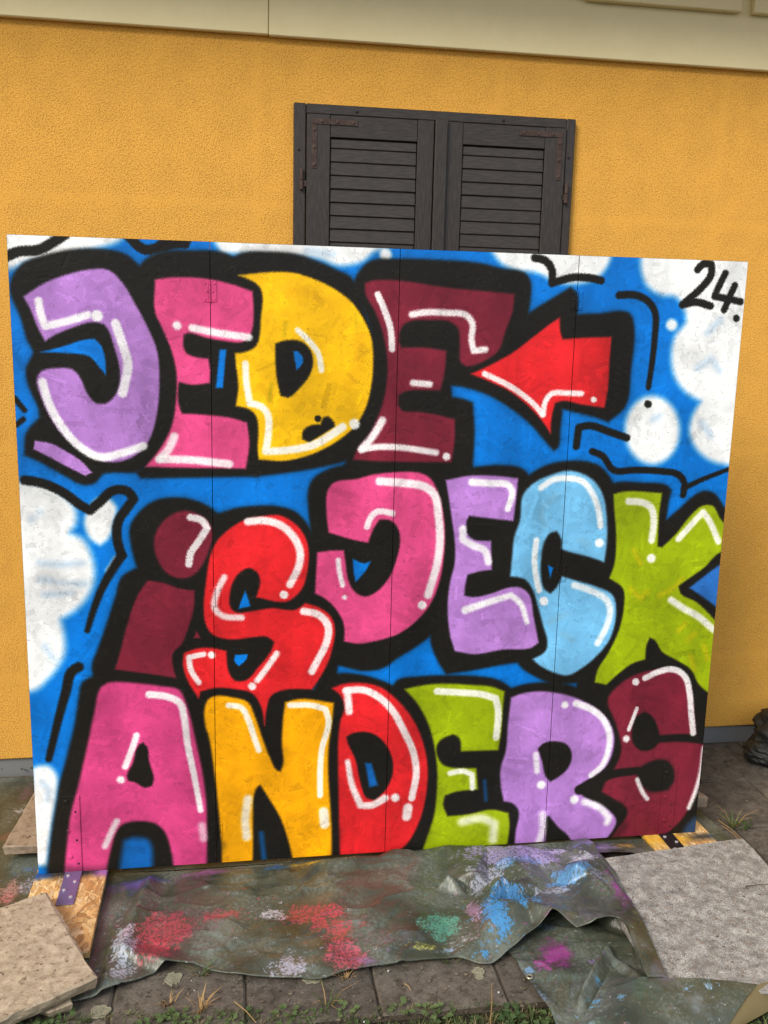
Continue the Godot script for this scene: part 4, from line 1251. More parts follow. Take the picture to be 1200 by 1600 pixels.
func make_materials() -> void:
	# render on the house
	var n := 1024
	var a := noise_bytes(n, n, 0.12, 3, 31, FastNoiseLite.TYPE_SIMPLEX_SMOOTH, false, 6.0)
	var b := noise_bytes(n, n, 0.2, 2, 32)
	var e := noise_bytes(n, n, 0.11, 2, 34, FastNoiseLite.TYPE_SIMPLEX_SMOOTH, true, 8.0)
	var t := noise_bytes(n, n, 0.006, 3, 33)
	var o := PackedByteArray()
	o.resize(n * n * 3)
	var h := PackedByteArray()
	h.resize(n * n)
	var base := c8(232, 172, 72)
	var pit := c8(160, 106, 36)
	var top := c8(248, 196, 100)
	for i in n * n:
		var q := a[i] / 255.0 * 0.62 + b[i] / 255.0 * 0.38
		var g := clampf(smoothstep(0.47, 0.3, q) * 0.9 + smoothstep(0.72, 0.95, e[i] / 255.0) * 0.4, 0.0, 1.0)
		var c := base.lerp(pit, g * 0.5).lerp(top, smoothstep(0.55, 0.72, q) * 0.4)
		c *= 0.975 + t[i] / 5000.0
		o[i * 3] = mini(c.r8, 255)
		o[i * 3 + 1] = c.g8
		o[i * 3 + 2] = c.b8
		h[i] = int(clampf(q * 300.0 - 20.0 - g * 60.0, 0, 255))
	M.render = mat(0.92, Color.WHITE, tex_rgb(n, n, o), tex_l(n, n, h), 0.16, Vector3(1.2, 1.2, 1.2))
	# beige painted boards of the eaves
	var s := stone_tex(256, c8(232, 217, 168), c8(238, 224, 176), c8(214, 198, 150), c8(240, 228, 184), 0.84, 0.9, 0.6, 40)
	M.eaves = mat(0.6, Color.WHITE, s[0], s[1], 0.03, Vector3(0.9, 0.9, 0.9))
	# dark stained wood, grain along x and along y
	for k in 2:
		var w := 512
		var g1 := noise_bytes(w, w, 0.03, 4, 50 + k, FastNoiseLite.TYPE_SIMPLEX_SMOOTH, false, 12.0)
		var g2 := noise_bytes(w, w, 0.1, 3, 52 + k)
		var oo := PackedByteArray()
		oo.resize(w * w * 3)
		var hg := PackedByteArray()
		hg.resize(w * w)
		for i in w * w:
			var q := clampf(g1[i] / 255.0 * 1.4 - 0.3 + (g2[i] - 128) / 500.0, 0.0, 1.0)
			var c := c8(42, 37, 35).lerp(c8(64, 57, 54), q)
			oo[i * 3] = c.r8
			oo[i * 3 + 1] = c.g8
			oo[i * 3 + 2] = c.b8
			hg[i] = int(clampf(g1[i] * 0.6 + g2[i] * 0.4, 0, 255))
		M["wood_across" if k == 0 else "wood_up"] = mat(0.5, Color.WHITE, tex_rgb(w, w, oo), tex_l(w, w, hg), 0.04, Vector3(1.1, 9.0, 9.0) if k == 0 else Vector3(9.0, 1.1, 9.0))
	M.iron = mat(0.6, c8(128, 116, 112), stone_tex(256, c8(128, 110, 102), c8(176, 160, 152), c8(110, 86, 74), c8(200, 190, 182), 0.7, 0.8, 1.0, 60)[0], null, 0.1, Vector3(6, 6, 6))
	M.iron.metallic = 0.35
	M.dark_iron = mat(0.5, c8(44, 40, 40))
	M.dark_iron.metallic = 0.5
	M.plinth = mat(0.6, c8(122, 124, 126))
	var g := graffiti()
	M.paint = mat(0.46, Color.WHITE, g[0], g[1], 0.09)
	M.paint.metallic_specular = 0.35
	M.paint.texture_filter = BaseMaterial3D.TEXTURE_FILTER_LINEAR_WITH_MIPMAPS_ANISOTROPIC
	var ob := strand_board()
	M.edge = mat(0.9, c8(30, 26, 23))
	M.osb = mat(0.75, Color.WHITE, tex_rgb(ob[2], ob[2], ob[0]), tex_l(ob[2], ob[2], ob[1]), 0.08, Vector3(1.2, 1.2, 1.2))
	# the same board where spray has drifted over it, one metre a side
	var od: PackedByteArray = ob[0]
	var wn: int = ob[2]
	var drift := noise_bytes(wn, wn, 0.02, 4, 66)
	var left := od.duplicate()
	var right := od.duplicate()
	for y in wn:
		for x in wn:
			var i := y * wn + x
			var z := y / float(wn) - 0.5
			var fx := x / float(wn)
			var k := clampf(1.0 - absf(z - 0.005) / 0.035 + (drift[i] - 128) / 300.0, 0.0, 1.0)
			var lc := c8(28, 70, 140).lerp(c8(24, 22, 28), smoothstep(0.34, 0.42, fx)).lerp(c8(150, 90, 170), smoothstep(0.55, 0.62, fx))
			var rc := c8(222, 168, 40).lerp(c8(40, 40, 40), smoothstep(0.5, 0.58, fx))
			rc = rc.lerp(c8(60, 90, 150), smoothstep(0.62, 0.72, fx))
			var k2 := clampf(1.0 - absf(z - 0.03) / (0.06 if fx < 0.5 else 0.03) + (drift[i] - 128) / 300.0, 0.0, 1.0)
			for c in 3:
				left[i * 3 + c] = int(lerpf(od[i * 3 + c], [lc.r8, lc.g8, lc.b8][c], k * 0.9))
				right[i * 3 + c] = int(lerpf(od[i * 3 + c], [rc.r8, rc.g8, rc.b8][c], k2 * 0.85))
	M.foot_left = mat(0.75, Color.WHITE, tex_rgb(wn, wn, left), tex_l(wn, wn, ob[1]), 0.08)
	M.foot_right = mat(0.75, Color.WHITE, tex_rgb(wn, wn, right), tex_l(wn, wn, ob[1]), 0.08)
	M.zinc = mat(0.42, c8(122, 108, 150))
	M.zinc.metallic = 0.35
	M.bolt = mat(0.3, c8(206, 206, 210))
	M.bolt.metallic = 0.7
	var tt := tarp_tex()
	M.tarp = mat(0.34, Color.WHITE, tt[0], tt[1], 0.16)
	M.tarp.cull_mode = BaseMaterial3D.CULL_DISABLED
	var under := mat(0.6, c8(112, 98, 62))
	under.cull_mode = BaseMaterial3D.CULL_DISABLED
	M.tarp_under = under
	var k := 0
	for v in [[c8(72, 65, 58), c8(108, 100, 91)], [c8(66, 60, 54), c8(102, 94, 85)], [c8(77, 70, 62), c8(114, 106, 96)]]:
		s = stone_tex(512, v[0], v[1], c8(42, 36, 30), c8(132, 122, 108), 0.78, 0.77, 0.55, 80 + k * 7, c8(52, 46, 36), 0.6)
		M["paver%d" % k] = mat(0.92, Color.WHITE, s[0], s[1], 0.25, Vector3(1.7, 1.7, 1.7))
		k += 1
	s = stone_tex(768, c8(104, 100, 96), c8(178, 174, 168), c8(66, 60, 55), c8(206, 202, 196), 0.72, 0.66, 0.6, 110, c8(122, 104, 90), 0.6)
	M.concrete = mat(0.9, Color.WHITE, s[0], s[1], 0.2, Vector3(2.1, 2.1, 2.1))
	s = stone_tex(768, c8(150, 134, 112), c8(196, 180, 156), c8(104, 88, 70), c8(212, 198, 176), 0.7, 0.8, 0.42, 120, c8(112, 94, 74), 0.55)
	M.limestone = mat(0.85, Color.WHITE, s[0], s[1], 0.14, Vector3(1.9, 1.9, 1.9))
	s = stone_tex(512, c8(140, 122, 104), c8(172, 154, 134), c8(92, 78, 66), c8(190, 178, 160), 0.74, 0.84, 0.5, 130, c8(100, 84, 68), 0.5)
	M.limestone_dull = mat(0.88, Color.WHITE, s[0], s[1], 0.12, Vector3(2.1, 2.1, 2.1))
	s = stone_tex(512, c8(52, 44, 34), c8(80, 70, 54), c8(34, 30, 24), c8(110, 98, 78), 0.62, 0.78, 1.3, 140)
	M.soil = mat(0.97, Color.WHITE, s[0], s[1], 0.5, Vector3(1.3, 1.3, 1.3))
	s = stone_tex(256, c8(118, 114, 96), c8(150, 145, 124), c8(98, 94, 80), c8(164, 160, 140), 0.7, 0.8, 1.2, 150)
	M.lichen = mat(0.95, Color.WHITE, s[0], s[1], 0.15, Vector3(7, 7, 7))
	var gm := mat(0.6, Color.WHITE)
	gm.vertex_color_use_as_albedo = true
	gm.cull_mode = BaseMaterial3D.CULL_DISABLED
	gm.backlight_enabled = true
	gm.backlight = Color(0.25, 0.3, 0.1)
	M.grass = gm
	for lv in [["leaf", Color(0.26, 0.36, 0.14)], ["leaf_dark", Color(0.17, 0.27, 0.1)], ["straw", Color(0.62, 0.5, 0.32)], ["twig", Color(0.3, 0.22, 0.15)]]:
		var lm := mat(0.65, lv[1])
		lm.cull_mode = BaseMaterial3D.CULL_DISABLED
		M[lv[0]] = lm
	s = stone_tex(256, c8(20, 21, 20), c8(44, 45, 42), c8(12, 12, 12), c8(62, 62, 58), 0.7, 0.85, 1.0, 160)
	M.bag = mat(0.55, Color.WHITE, s[0], s[1], 0.15, Vector3(5, 5, 5))
	M.strap = mat(0.8, c8(66, 60, 46))
	M.brass = mat(0.35, c8(168, 164, 140))
	M.brass.metallic = 0.6
	M.roof = mat(0.8, c8(92, 60, 48))

func structure(o: Node3D) -> Node3D:
	o.set_meta("kind", "structure")
	return o

func build_ground() -> void:
	var st := begin()
	quad(st, Vector3(-150, -0.03, 150), Vector3(150, -0.03, 150), Vector3(150, -0.03, -150), Vector3(-150, -0.03, -150), Vector3.UP)
	structure(part("ground", done(st), M.soil))
	# paving, laid in rows along the house
	var pave := Node3D.new()
	pave.name = "pavement"
	add_child(pave)
	structure(pave)
	var shift := [0.165, 0.025, 0.12, 0.085, 0.085]
	var variants := []
	for i in 6:
		variants.append(slab_mesh([Vector3(-0.16, 0, -0.1625), Vector3(0.16, 0, -0.1625), Vector3(0.16, 0, 0.1625), Vector3(-0.16, 0, 0.1625)], 0.045, 0.0035, 0.03, 0.005))
	for row in 4:
		var zc: float = -0.555 + 0.33 * row
		for i in 13:
			var x: float = -1.95 + 0.325 * i + shift[row] - 0.0375
			var p := part("paving_slab", variants[rng.randi() % 6], M["paver%d" % (rng.randi() % 3)], pave)
			p.position = Vector3(x, rng.randf_range(-0.0025, 0.0005), zc)
			if row == 3:
				p.position.z += 0.038
				p.scale = Vector3(1, 1, 1.23)
			p.rotation = Vector3(rng.randfn(0, 0.004), (PI if rng.randf() < 0.5 else 0.0) + rng.randfn(0, 0.004), rng.randfn(0, 0.004))
	st = begin()
	quad(st, Vector3(-2.3, -0.008, 0.69), Vector3(2.6, -0.008, 0.69), Vector3(2.6, -0.008, -0.74), Vector3(-2.3, -0.008, -0.74), Vector3.UP)
	structure(part("joint_filling", done(st), M.soil, pave))
	# lichen on the stones
	var li := 0
	for l in [[-0.621, 0.481, 0.024], [-0.790, 0.580, 0.024], [-0.273, 0.522, 0.022], [-0.219, 0.499, 0.020], [0.160, 0.550, 0.016], [0.156, 0.569, 0.013], [-0.683, 0.435, 0.010]]:
		st = begin()
		var fn := FastNoiseLite.new()
		fn.seed = 7 + li
		fn.frequency = 0.8
		var ring := []
		for i in 26:
			var an := TAU * i / 26
			var r: float = l[2] * (1.0 + 0.45 * fn.get_noise_2d(cos(an) * 1.5, sin(an) * 1.5))
			ring.append(Vector3(cos(an) * r, 0, sin(an) * r))
		for i in 26:
			var p0: Vector3 = ring[i]
			var p1: Vector3 = ring[(i + 1) % 26]
			var up := Vector3.UP * 0.0032
			quad(st, p0, p1, p1 * 0.93 + up, p0 * 0.93 + up, p0 + Vector3.UP)
			quad(st, p0 * 0.93 + up, p1 * 0.93 + up, p1 * 0.8 + up * 0.6, p0 * 0.8 + up * 0.6, Vector3.UP)
			tri(st, p0 * 0.8 + up * 0.6, p1 * 0.8 + up * 0.6, up * 0.7, Vector3.UP)
		var lp := part("lichen_patch", done(st), M.lichen, pave)
		lp.position = Vector3(l[0], 0.0005, l[1])
		li += 1

func build_house() -> void:
	var hs := thing("house", "ochre rendered house wall with dark shutters and beige eaves boards", "house", Vector3(0, 0, -0.715))
	var f := Vector3(0, 0, 0.715)    # world to house
	var bx := func(called: String, lo: Vector3, hi: Vector3, m: Material, parent: Node, bev: float) -> MeshInstance3D:
		var off: Vector3 = f if parent == hs else Vector3.ZERO
		return box_part(called, lo + off, hi + off, m, parent, bev)
	bx.call("wall", Vector3(-7, 0.066, -5.7), Vector3(7, 2.98, -0.715), M.render, hs, 0.006)
	bx.call("plinth", Vector3(-6.99, -0.05, -5.69), Vector3(6.99, 0.064, -0.729), M.plinth, hs, 0.002)
	# eaves: long lower boards with a butt joint, a second board proud above
	bx.call("eaves_board", Vector3(-4.4, 2.577, -0.7145), Vector3(-0.3365, 2.98, -0.69), M.eaves, hs, 0.003)
	bx.call("eaves_board", Vector3(-0.3345, 2.575, -0.7145), Vector3(4.2, 2.98, -0.69), M.eaves, hs, 0.003)
	bx.call("eaves_board", Vector3(-2.6, 2.762, -0.6895), Vector3(0.735, 2.98, -0.668), M.eaves, hs, 0.003)
	bx.call("eaves_board", Vector3(0.737, 2.752, -0.6895), Vector3(1.30, 2.98, -0.66), M.eaves, hs, 0.003)
	bx.call("eaves_board", Vector3(1.345, 2.752, -0.6895), Vector3(4.2, 2.98, -0.66), M.eaves, hs, 0.003)
	bx.call("soffit", Vector3(-7.2, 2.985, -0.714), Vector3(7.2, 3.005, -0.33), M.eaves, hs, 0.003)
	bx.call("gutter_board", Vector3(-7.2, 2.96, -0.3295), Vector3(7.2, 3.14, -0.305), M.eaves, hs, 0.003)
	var st := begin()
	var q := [Vector3(-7.3, 3.25, -0.27), Vector3(7.3, 3.25, -0.27), Vector3(7.3, 4.4, -3.2), Vector3(-7.3, 4.4, -3.2), Vector3(7.3, 3.25, -6.3), Vector3(-7.3, 3.25, -6.3)]
	for v in 6:
		q[v] += f
	var dn := Vector3(0, -0.1, 0)
	quad(st, q[0], q[1], q[2], q[3], Vector3(0, 1, 0.4))
	quad(st, q[3], q[2], q[4], q[5], Vector3(0, 1, -0.4))
	quad(st, q[0] + dn, q[1] + dn, q[2] + dn, q[3] + dn, Vector3(0, -1, 0))
	quad(st, q[3] + dn, q[2] + dn, q[4] + dn, q[5] + dn, Vector3(0, -1, 0))
	quad(st, q[0], q[1], q[1] + dn, q[0] + dn, Vector3(0, 0, 1))
	quad(st, q[5], q[4], q[4] + dn, q[5] + dn, Vector3(0, 0, -1))
	part("roof", done(st), M.roof, hs)
	# window frame
	var zf := -0.692
	var fr := begin()
	var yb := 1.03
	add_box(fr, Vector3(-0.2315, (yb + 2.374) * 0.5, (zf - 0.716) * 0.5) + f, Vector3(0.041, 2.374 - yb, zf + 0.716), 0.003)
	add_box(fr, Vector3(0.7155, (yb + 2.374) * 0.5, (zf - 0.716) * 0.5) + f, Vector3(0.033, 2.374 - yb, zf + 0.716), 0.003)
	var cross_bars := []
	for bar in 2:
		var frame_head := begin()
		if bar == 0:
			add_box(frame_head, Vector3(0.2445, 2.3575, (zf - 0.716) * 0.5) + f, Vector3(0.9085, 0.0325, zf + 0.716 - 0.001), 0.003)
		else:
			add_box(frame_head, Vector3(0.2445, yb + 0.015, (zf - 0.716) * 0.5) + f, Vector3(0.9085, 0.03, zf + 0.716 - 0.001), 0.003)
		cross_bars.append(frame_head)
	add_box(fr, Vector3(0.2445, (yb + 2.35) * 0.5, -0.712) + f, Vector3(0.9, 2.35 - yb, 0.004), 0.001)
	var frame := part("window_frame", done(fr), M.wood_up, hs)
	for cb in cross_bars:
		part("cross_bar", done(cb), M.wood_across, frame)
	for p in [Vector2(-0.235, 2.225), Vector2(-0.225, 1.5), Vector2(-0.04, 2.355), Vector2(0.47, 2.355), Vector2(0.712, 2.245), Vector2(0.712, 1.5)]:
		var sc := begin()
		add_dome(sc, Vector3.ZERO, 0.0055, 0.002)
		add_box(sc, Vector3(0, 0, 0.0022), Vector3(0.008, 0.0012, 0.0008), 0.0002)
		var s := part("screw", done(sc), M.dark_iron, frame)
		s.position = Vector3(p.x, p.y, zf) + f
	for p in [Vector2(-0.2255, 2.128), Vector2(0.708, 2.122), Vector2(-0.2255, 1.3), Vector2(0.708, 1.3)]:
		var hp := begin()
		add_tube(hp, [Vector3(0, -0.034, 0), Vector3(0, -0.03, 0), Vector3(0, -0.001, 0)], [0.005, 0.0075, 0.0075], 10)
		add_tube(hp, [Vector3(0, 0.001, 0), Vector3(0, 0.03, 0), Vector3(0, 0.036, 0)], [0.0068, 0.0068, 0.003], 10)
		add_box(hp, Vector3(0.011 if p.x < 0.2 else -0.011, -0.012, -0.002), Vector3(0.014, 0.02, 0.004), 0.001)
		var s := part("hinge_pin", done(hp), M.iron, frame)
		s.position = Vector3(p.x, p.y, zf + 0.007) + f
	# two louvred leaves
	for side in 2:
		var leaf := Node3D.new()
		leaf.name = "shutter"
		hs.add_child(leaf, true)
		leaf.position = f + Vector3(0, 0, -0.685)
		var x0: float = -0.2085 if side == 0 else 0.2295
		var x1: float = 0.2265 if side == 0 else 0.6975
		var sl: float = 0.0785 if side == 0 else 0.0985     # stile widths
		var sr: float = 0.057 if side == 0 else 0.075
		var top := 2.3405
		var bot := 1.062
		var th := 0.022
		bx.call("stile", Vector3(x0, bot, -th), Vector3(x0 + sl, top, 0.0), M.wood_up, leaf, 0.002)
		bx.call("stile", Vector3(x1 - sr, bot, -th), Vector3(x1, top, 0.0), M.wood_up, leaf, 0.002)
		if side == 1:
			bx.call("cover_strip", Vector3(x0 - 0.001, bot + 0.002, 0.0004), Vector3(x0 + 0.043, top + 0.004, 0.014), M.wood_up, leaf, 0.004)
		bx.call("rail", Vector3(x0 + sl + 0.0008, 2.2685, -th + 0.001), Vector3(x1 - sr - 0.0008, top - 0.001, -0.0012), M.wood_across, leaf, 0.002)
		bx.call("rail", Vector3(x0 + sl + 0.0008, bot, -th + 0.001), Vector3(x1 - sr - 0.0008, bot + 0.075, -0.0012), M.wood_across, leaf, 0.002)
		var yy := 2.2645
		var nsl := 0
		while yy > bot + 0.08:
			var hgt := 0.0295 if nsl == 0 else 0.0425
			var stl := begin()
			add_box(stl, Vector3.ZERO, Vector3(x1 - sr - x0 - sl - 0.003, hgt + 0.002, 0.008), 0.0025, Basis(Vector3.RIGHT, -0.125 + rng.randfn(0, 0.018)))
			var s := part("slat", done(stl), M.wood_across, leaf)
			s.position = Vector3((x0 + sl + x1 - sr) * 0.5, yy - hgt * 0.5, -0.0098 + rng.randfn(0, 0.0005))
			s.rotation.z = rng.randfn(0, 0.0012)
			yy -= hgt + 0.0012
			nsl += 1
		bx.call("back_panel", Vector3(x0 + sl - 0.005, bot, -th + 0.0012), Vector3(x1 - sr + 0.005, 2.29, -th + 0.003), M.wood_across, leaf, 0.0005)
		# corner irons with their screws
		for up in 2:
			var ci := begin()
			var dx := 1.0 if side == 0 else -1.0
			var cx: float = -0.193 if side == 0 else 0.684
			var cy := 2.3255 if up == 0 else 1.075
			var dy := -1.0 if up == 0 else 1.0
			add_box(ci, Vector3(cx + dx * 0.078, cy + dy * 0.0085, 0.0013), Vector3(0.156, 0.0185, 0.0025), 0.001)
			add_box(ci, Vector3(cx + dx * 0.0095, cy + dy * 0.0885, 0.0012), Vector3(0.019, 0.1415, 0.0024), 0.001)
			for k in 3:
				add_dome(ci, Vector3(cx + dx * (0.035 + 0.053 * k), cy + dy * 0.0085, 0.0024), 0.0062, 0.0024)
				add_dome(ci, Vector3(cx + dx * 0.0095, cy + dy * (0.036 + 0.056 * k), 0.0023), 0.0062, 0.0024)
			for k in 3:
				add_box(ci, Vector3(cx + dx * (0.035 + 0.053 * k), cy + dy * 0.0085, 0.0049), Vector3(0.007, 0.0014, 0.0006), 0.0002, Basis(Vector3.BACK, k * 0.9))
			var irn := part("corner_iron", done(ci), M.iron, leaf)
			if side == 1 and up == 0:
				irn.set_meta("label", "rust brown corner iron")

func build_wall_of_boards() -> void:
	var w := thing("graffiti_board_wall", "four hinged wooden boards spray painted with colourful bubble letters, standing against the house", "painted board wall", Vector3(0, BY, 0))
	var f := Vector3(0, -BY, 0)
	var xs := [-1.04, -0.52, 0.0, 0.52, 1.04]
	for i in 4:
		var x0: float = xs[i] + (0.00035 if i > 0 else 0.0)
		var x1: float = xs[i + 1] - (0.00035 if i < 3 else 0.0)
		var yaw: float = [0.0, 0.0, 0.0, 0.0][i]
		# painted face and bare edges are two surfaces of one board
		var face := SurfaceTool.new()
		face.begin(Mesh.PRIMITIVE_TRIANGLES)
		var b := 0.0006
		var P := [Vector3(x0 + b, BY + b, 0), Vector3(x1 - b, BY + b, 0), Vector3(x1 - b, BY + BH - b, 0), Vector3(x0 + b, BY + BH - b, 0)]
		for k in [0, 2, 1, 0, 3, 2]:
			face.set_normal(Vector3.BACK)
			face.set_uv(board_uv(P[k]))
			face.add_vertex(P[k] + f)
		var E := [Vector3(x0, BY, -b), Vector3(x1, BY, -b), Vector3(x1, BY + BH, -b), Vector3(x0, BY + BH, -b)]
		for k in 4:
			var k2 := (k + 1) % 4
			for q in [P[k], E[k2], P[k2], P[k], E[k], E[k2]]:
				face.set_normal(((P[k] + P[k2]) * 0.5 - (P[0] + P[2]) * 0.5).normalized() + Vector3.BACK)
				face.set_uv(board_uv(q))
				face.add_vertex(q + f)
		var m := face.commit()
		var body := begin()
		var mid := Vector3((x0 + x1) * 0.5, BY + BH * 0.5, -b)
		for k in 4:
			var k2 := (k + 1) % 4
			var o: Vector3 = (E[k] + E[k2]) * 0.5 - mid
			quad(body, E[k] + f, E[k2] + f, E[k2] + f + Vector3(0, 0, -0.0138), E[k] + f + Vector3(0, 0, -0.0138), o)
		quad(body, E[0] + f + Vector3(0, 0, -0.0138), E[1] + f + Vector3(0, 0, -0.0138), E[2] + f + Vector3(0, 0, -0.0138), E[3] + f + Vector3(0, 0, -0.0138), Vector3.FORWARD)
		body.generate_normals()
		body.commit(m)
		var bd := part("board", m, null, w)
		m.surface_set_material(0, M.paint)
		m.surface_set_material(1, M.edge)
		bd.rotation.y = yaw
	# battens behind the joints
	for x in [-0.52, 0.0, 0.52]:
		box_part("batten", Vector3(x - 0.03, BY + 0.04, -0.034) + f, Vector3(x + 0.03, BY + BH - 0.02, -0.0146) + f, M.edge, w, 0.002)
	# hinges painted over together with the boards
	for h in [[-0.521, 1.73], [-0.518, 0.872], [-0.519, 0.136], [0.519, 0.924], [0.52, 1.735], [0.519, 0.108]]:
		var st := begin()
		for s in [-1.0, 1.0]:
			add_box(st, Vector3(h[0] + s * 0.0105, h[1], 0.0009), Vector3(0.015, 0.056, 0.0018), 0.0004)
			for k in 3:
				add_dome(st, Vector3(h[0] + s * (0.0125 if k != 1 else 0.0085), h[1] + (k - 1) * 0.0205, 0.0016), 0.0032, 0.0018, Basis.IDENTITY, 8)
		for k in 5:
			add_tube(st, [Vector3(h[0], h[1] - 0.028 + k * 0.0112, 0.0024), Vector3(h[0], h[1] - 0.0175 + k * 0.0112, 0.0024)], [0.0026, 0.0026], 8)
		var hm := part("hinge", painted(done(st)), M.paint, w)
		hm.position = f
	# angle brackets: upright leg painted, lying leg bare
	for s in 2:
		var xc: float = -0.9385 if s == 0 else 0.934
		var yt: float = 0.277 if s == 0 else 0.268
		var st := begin()
		add_box(st, Vector3(xc, (yt + 0.031) * 0.5, 0.0016), Vector3(0.049, yt - 0.031, 0.003), 0.0008)
		for p in [[-0.014, yt - 0.018], [-0.012, 0.165], [-0.008, 0.082]]:
			add_dome(st, Vector3(xc + p[0], p[1], 0.003), 0.0075, 0.004, Basis.IDENTITY, 12)
		var br := part("angle_bracket", painted(done(st)), M.paint, w)
		br.position = f
		for p in [[0.012, yt - 0.052], [0.013, 0.134], [0.015, 0.058]]:
			var hl := begin()
			add_dome(hl, Vector3.ZERO, 0.0036, 0.0006, Basis.IDENTITY, 10)
			var ho := part("screw_hole", done(hl), M.dark_iron, br)
			ho.position = Vector3(xc + p[0], p[1], 0.003)
		st = begin()
		add_box(st, Vector3(xc, 0.0322, 0.086), Vector3(0.049, 0.003, 0.166), 0.0008)
		var lg := part("bracket_foot", done(st), M.zinc if s == 0 else M.dark_iron, w)
		lg.position = f
		for p in [[-0.012, 0.024], [0.012, 0.058], [-0.012, 0.098], [0.012, 0.135]]:
			var bl := begin()
			add_dome(bl, Vector3.ZERO, 0.0062, 0.0042, Basis(Vector3.RIGHT, -PI * 0.5), 12)
			var bo := part("bolt", done(bl), M.bolt, lg)
			bo.position = Vector3(xc + p[0], 0.0336, p[1])
		# foot plank of strand board
		var lo := Vector3(-1.047, 0.011, -0.5) if s == 0 else Vector3(0.862, 0.011, -0.5)
		var hi := Vector3(-0.842, 0.029, 0.385) if s == 0 else Vector3(1.085, 0.029, 0.30)
		var pl := begin()
		add_box(pl, (lo + hi) * 0.5 + f, hi - lo, 0.0012)
		var src := done(pl)
		var a := src.surface_get_arrays(0)
		var v: PackedVector3Array = a[Mesh.ARRAY_VERTEX]
		var uv := PackedVector2Array()
		for p in v:
			uv.append(Vector2((p.x - lo.x) * 1.6 + 0.3 + (p.y + 0.02) * 0.7, p.z + 0.5))
		a[Mesh.ARRAY_TEX_UV] = uv
		var am := ArrayMesh.new()
		am.add_surface_from_arrays(Mesh.PRIMITIVE_TRIANGLES, a)
		part("foot_plank", am, M.foot_left if s == 0 else M.foot_right, w)

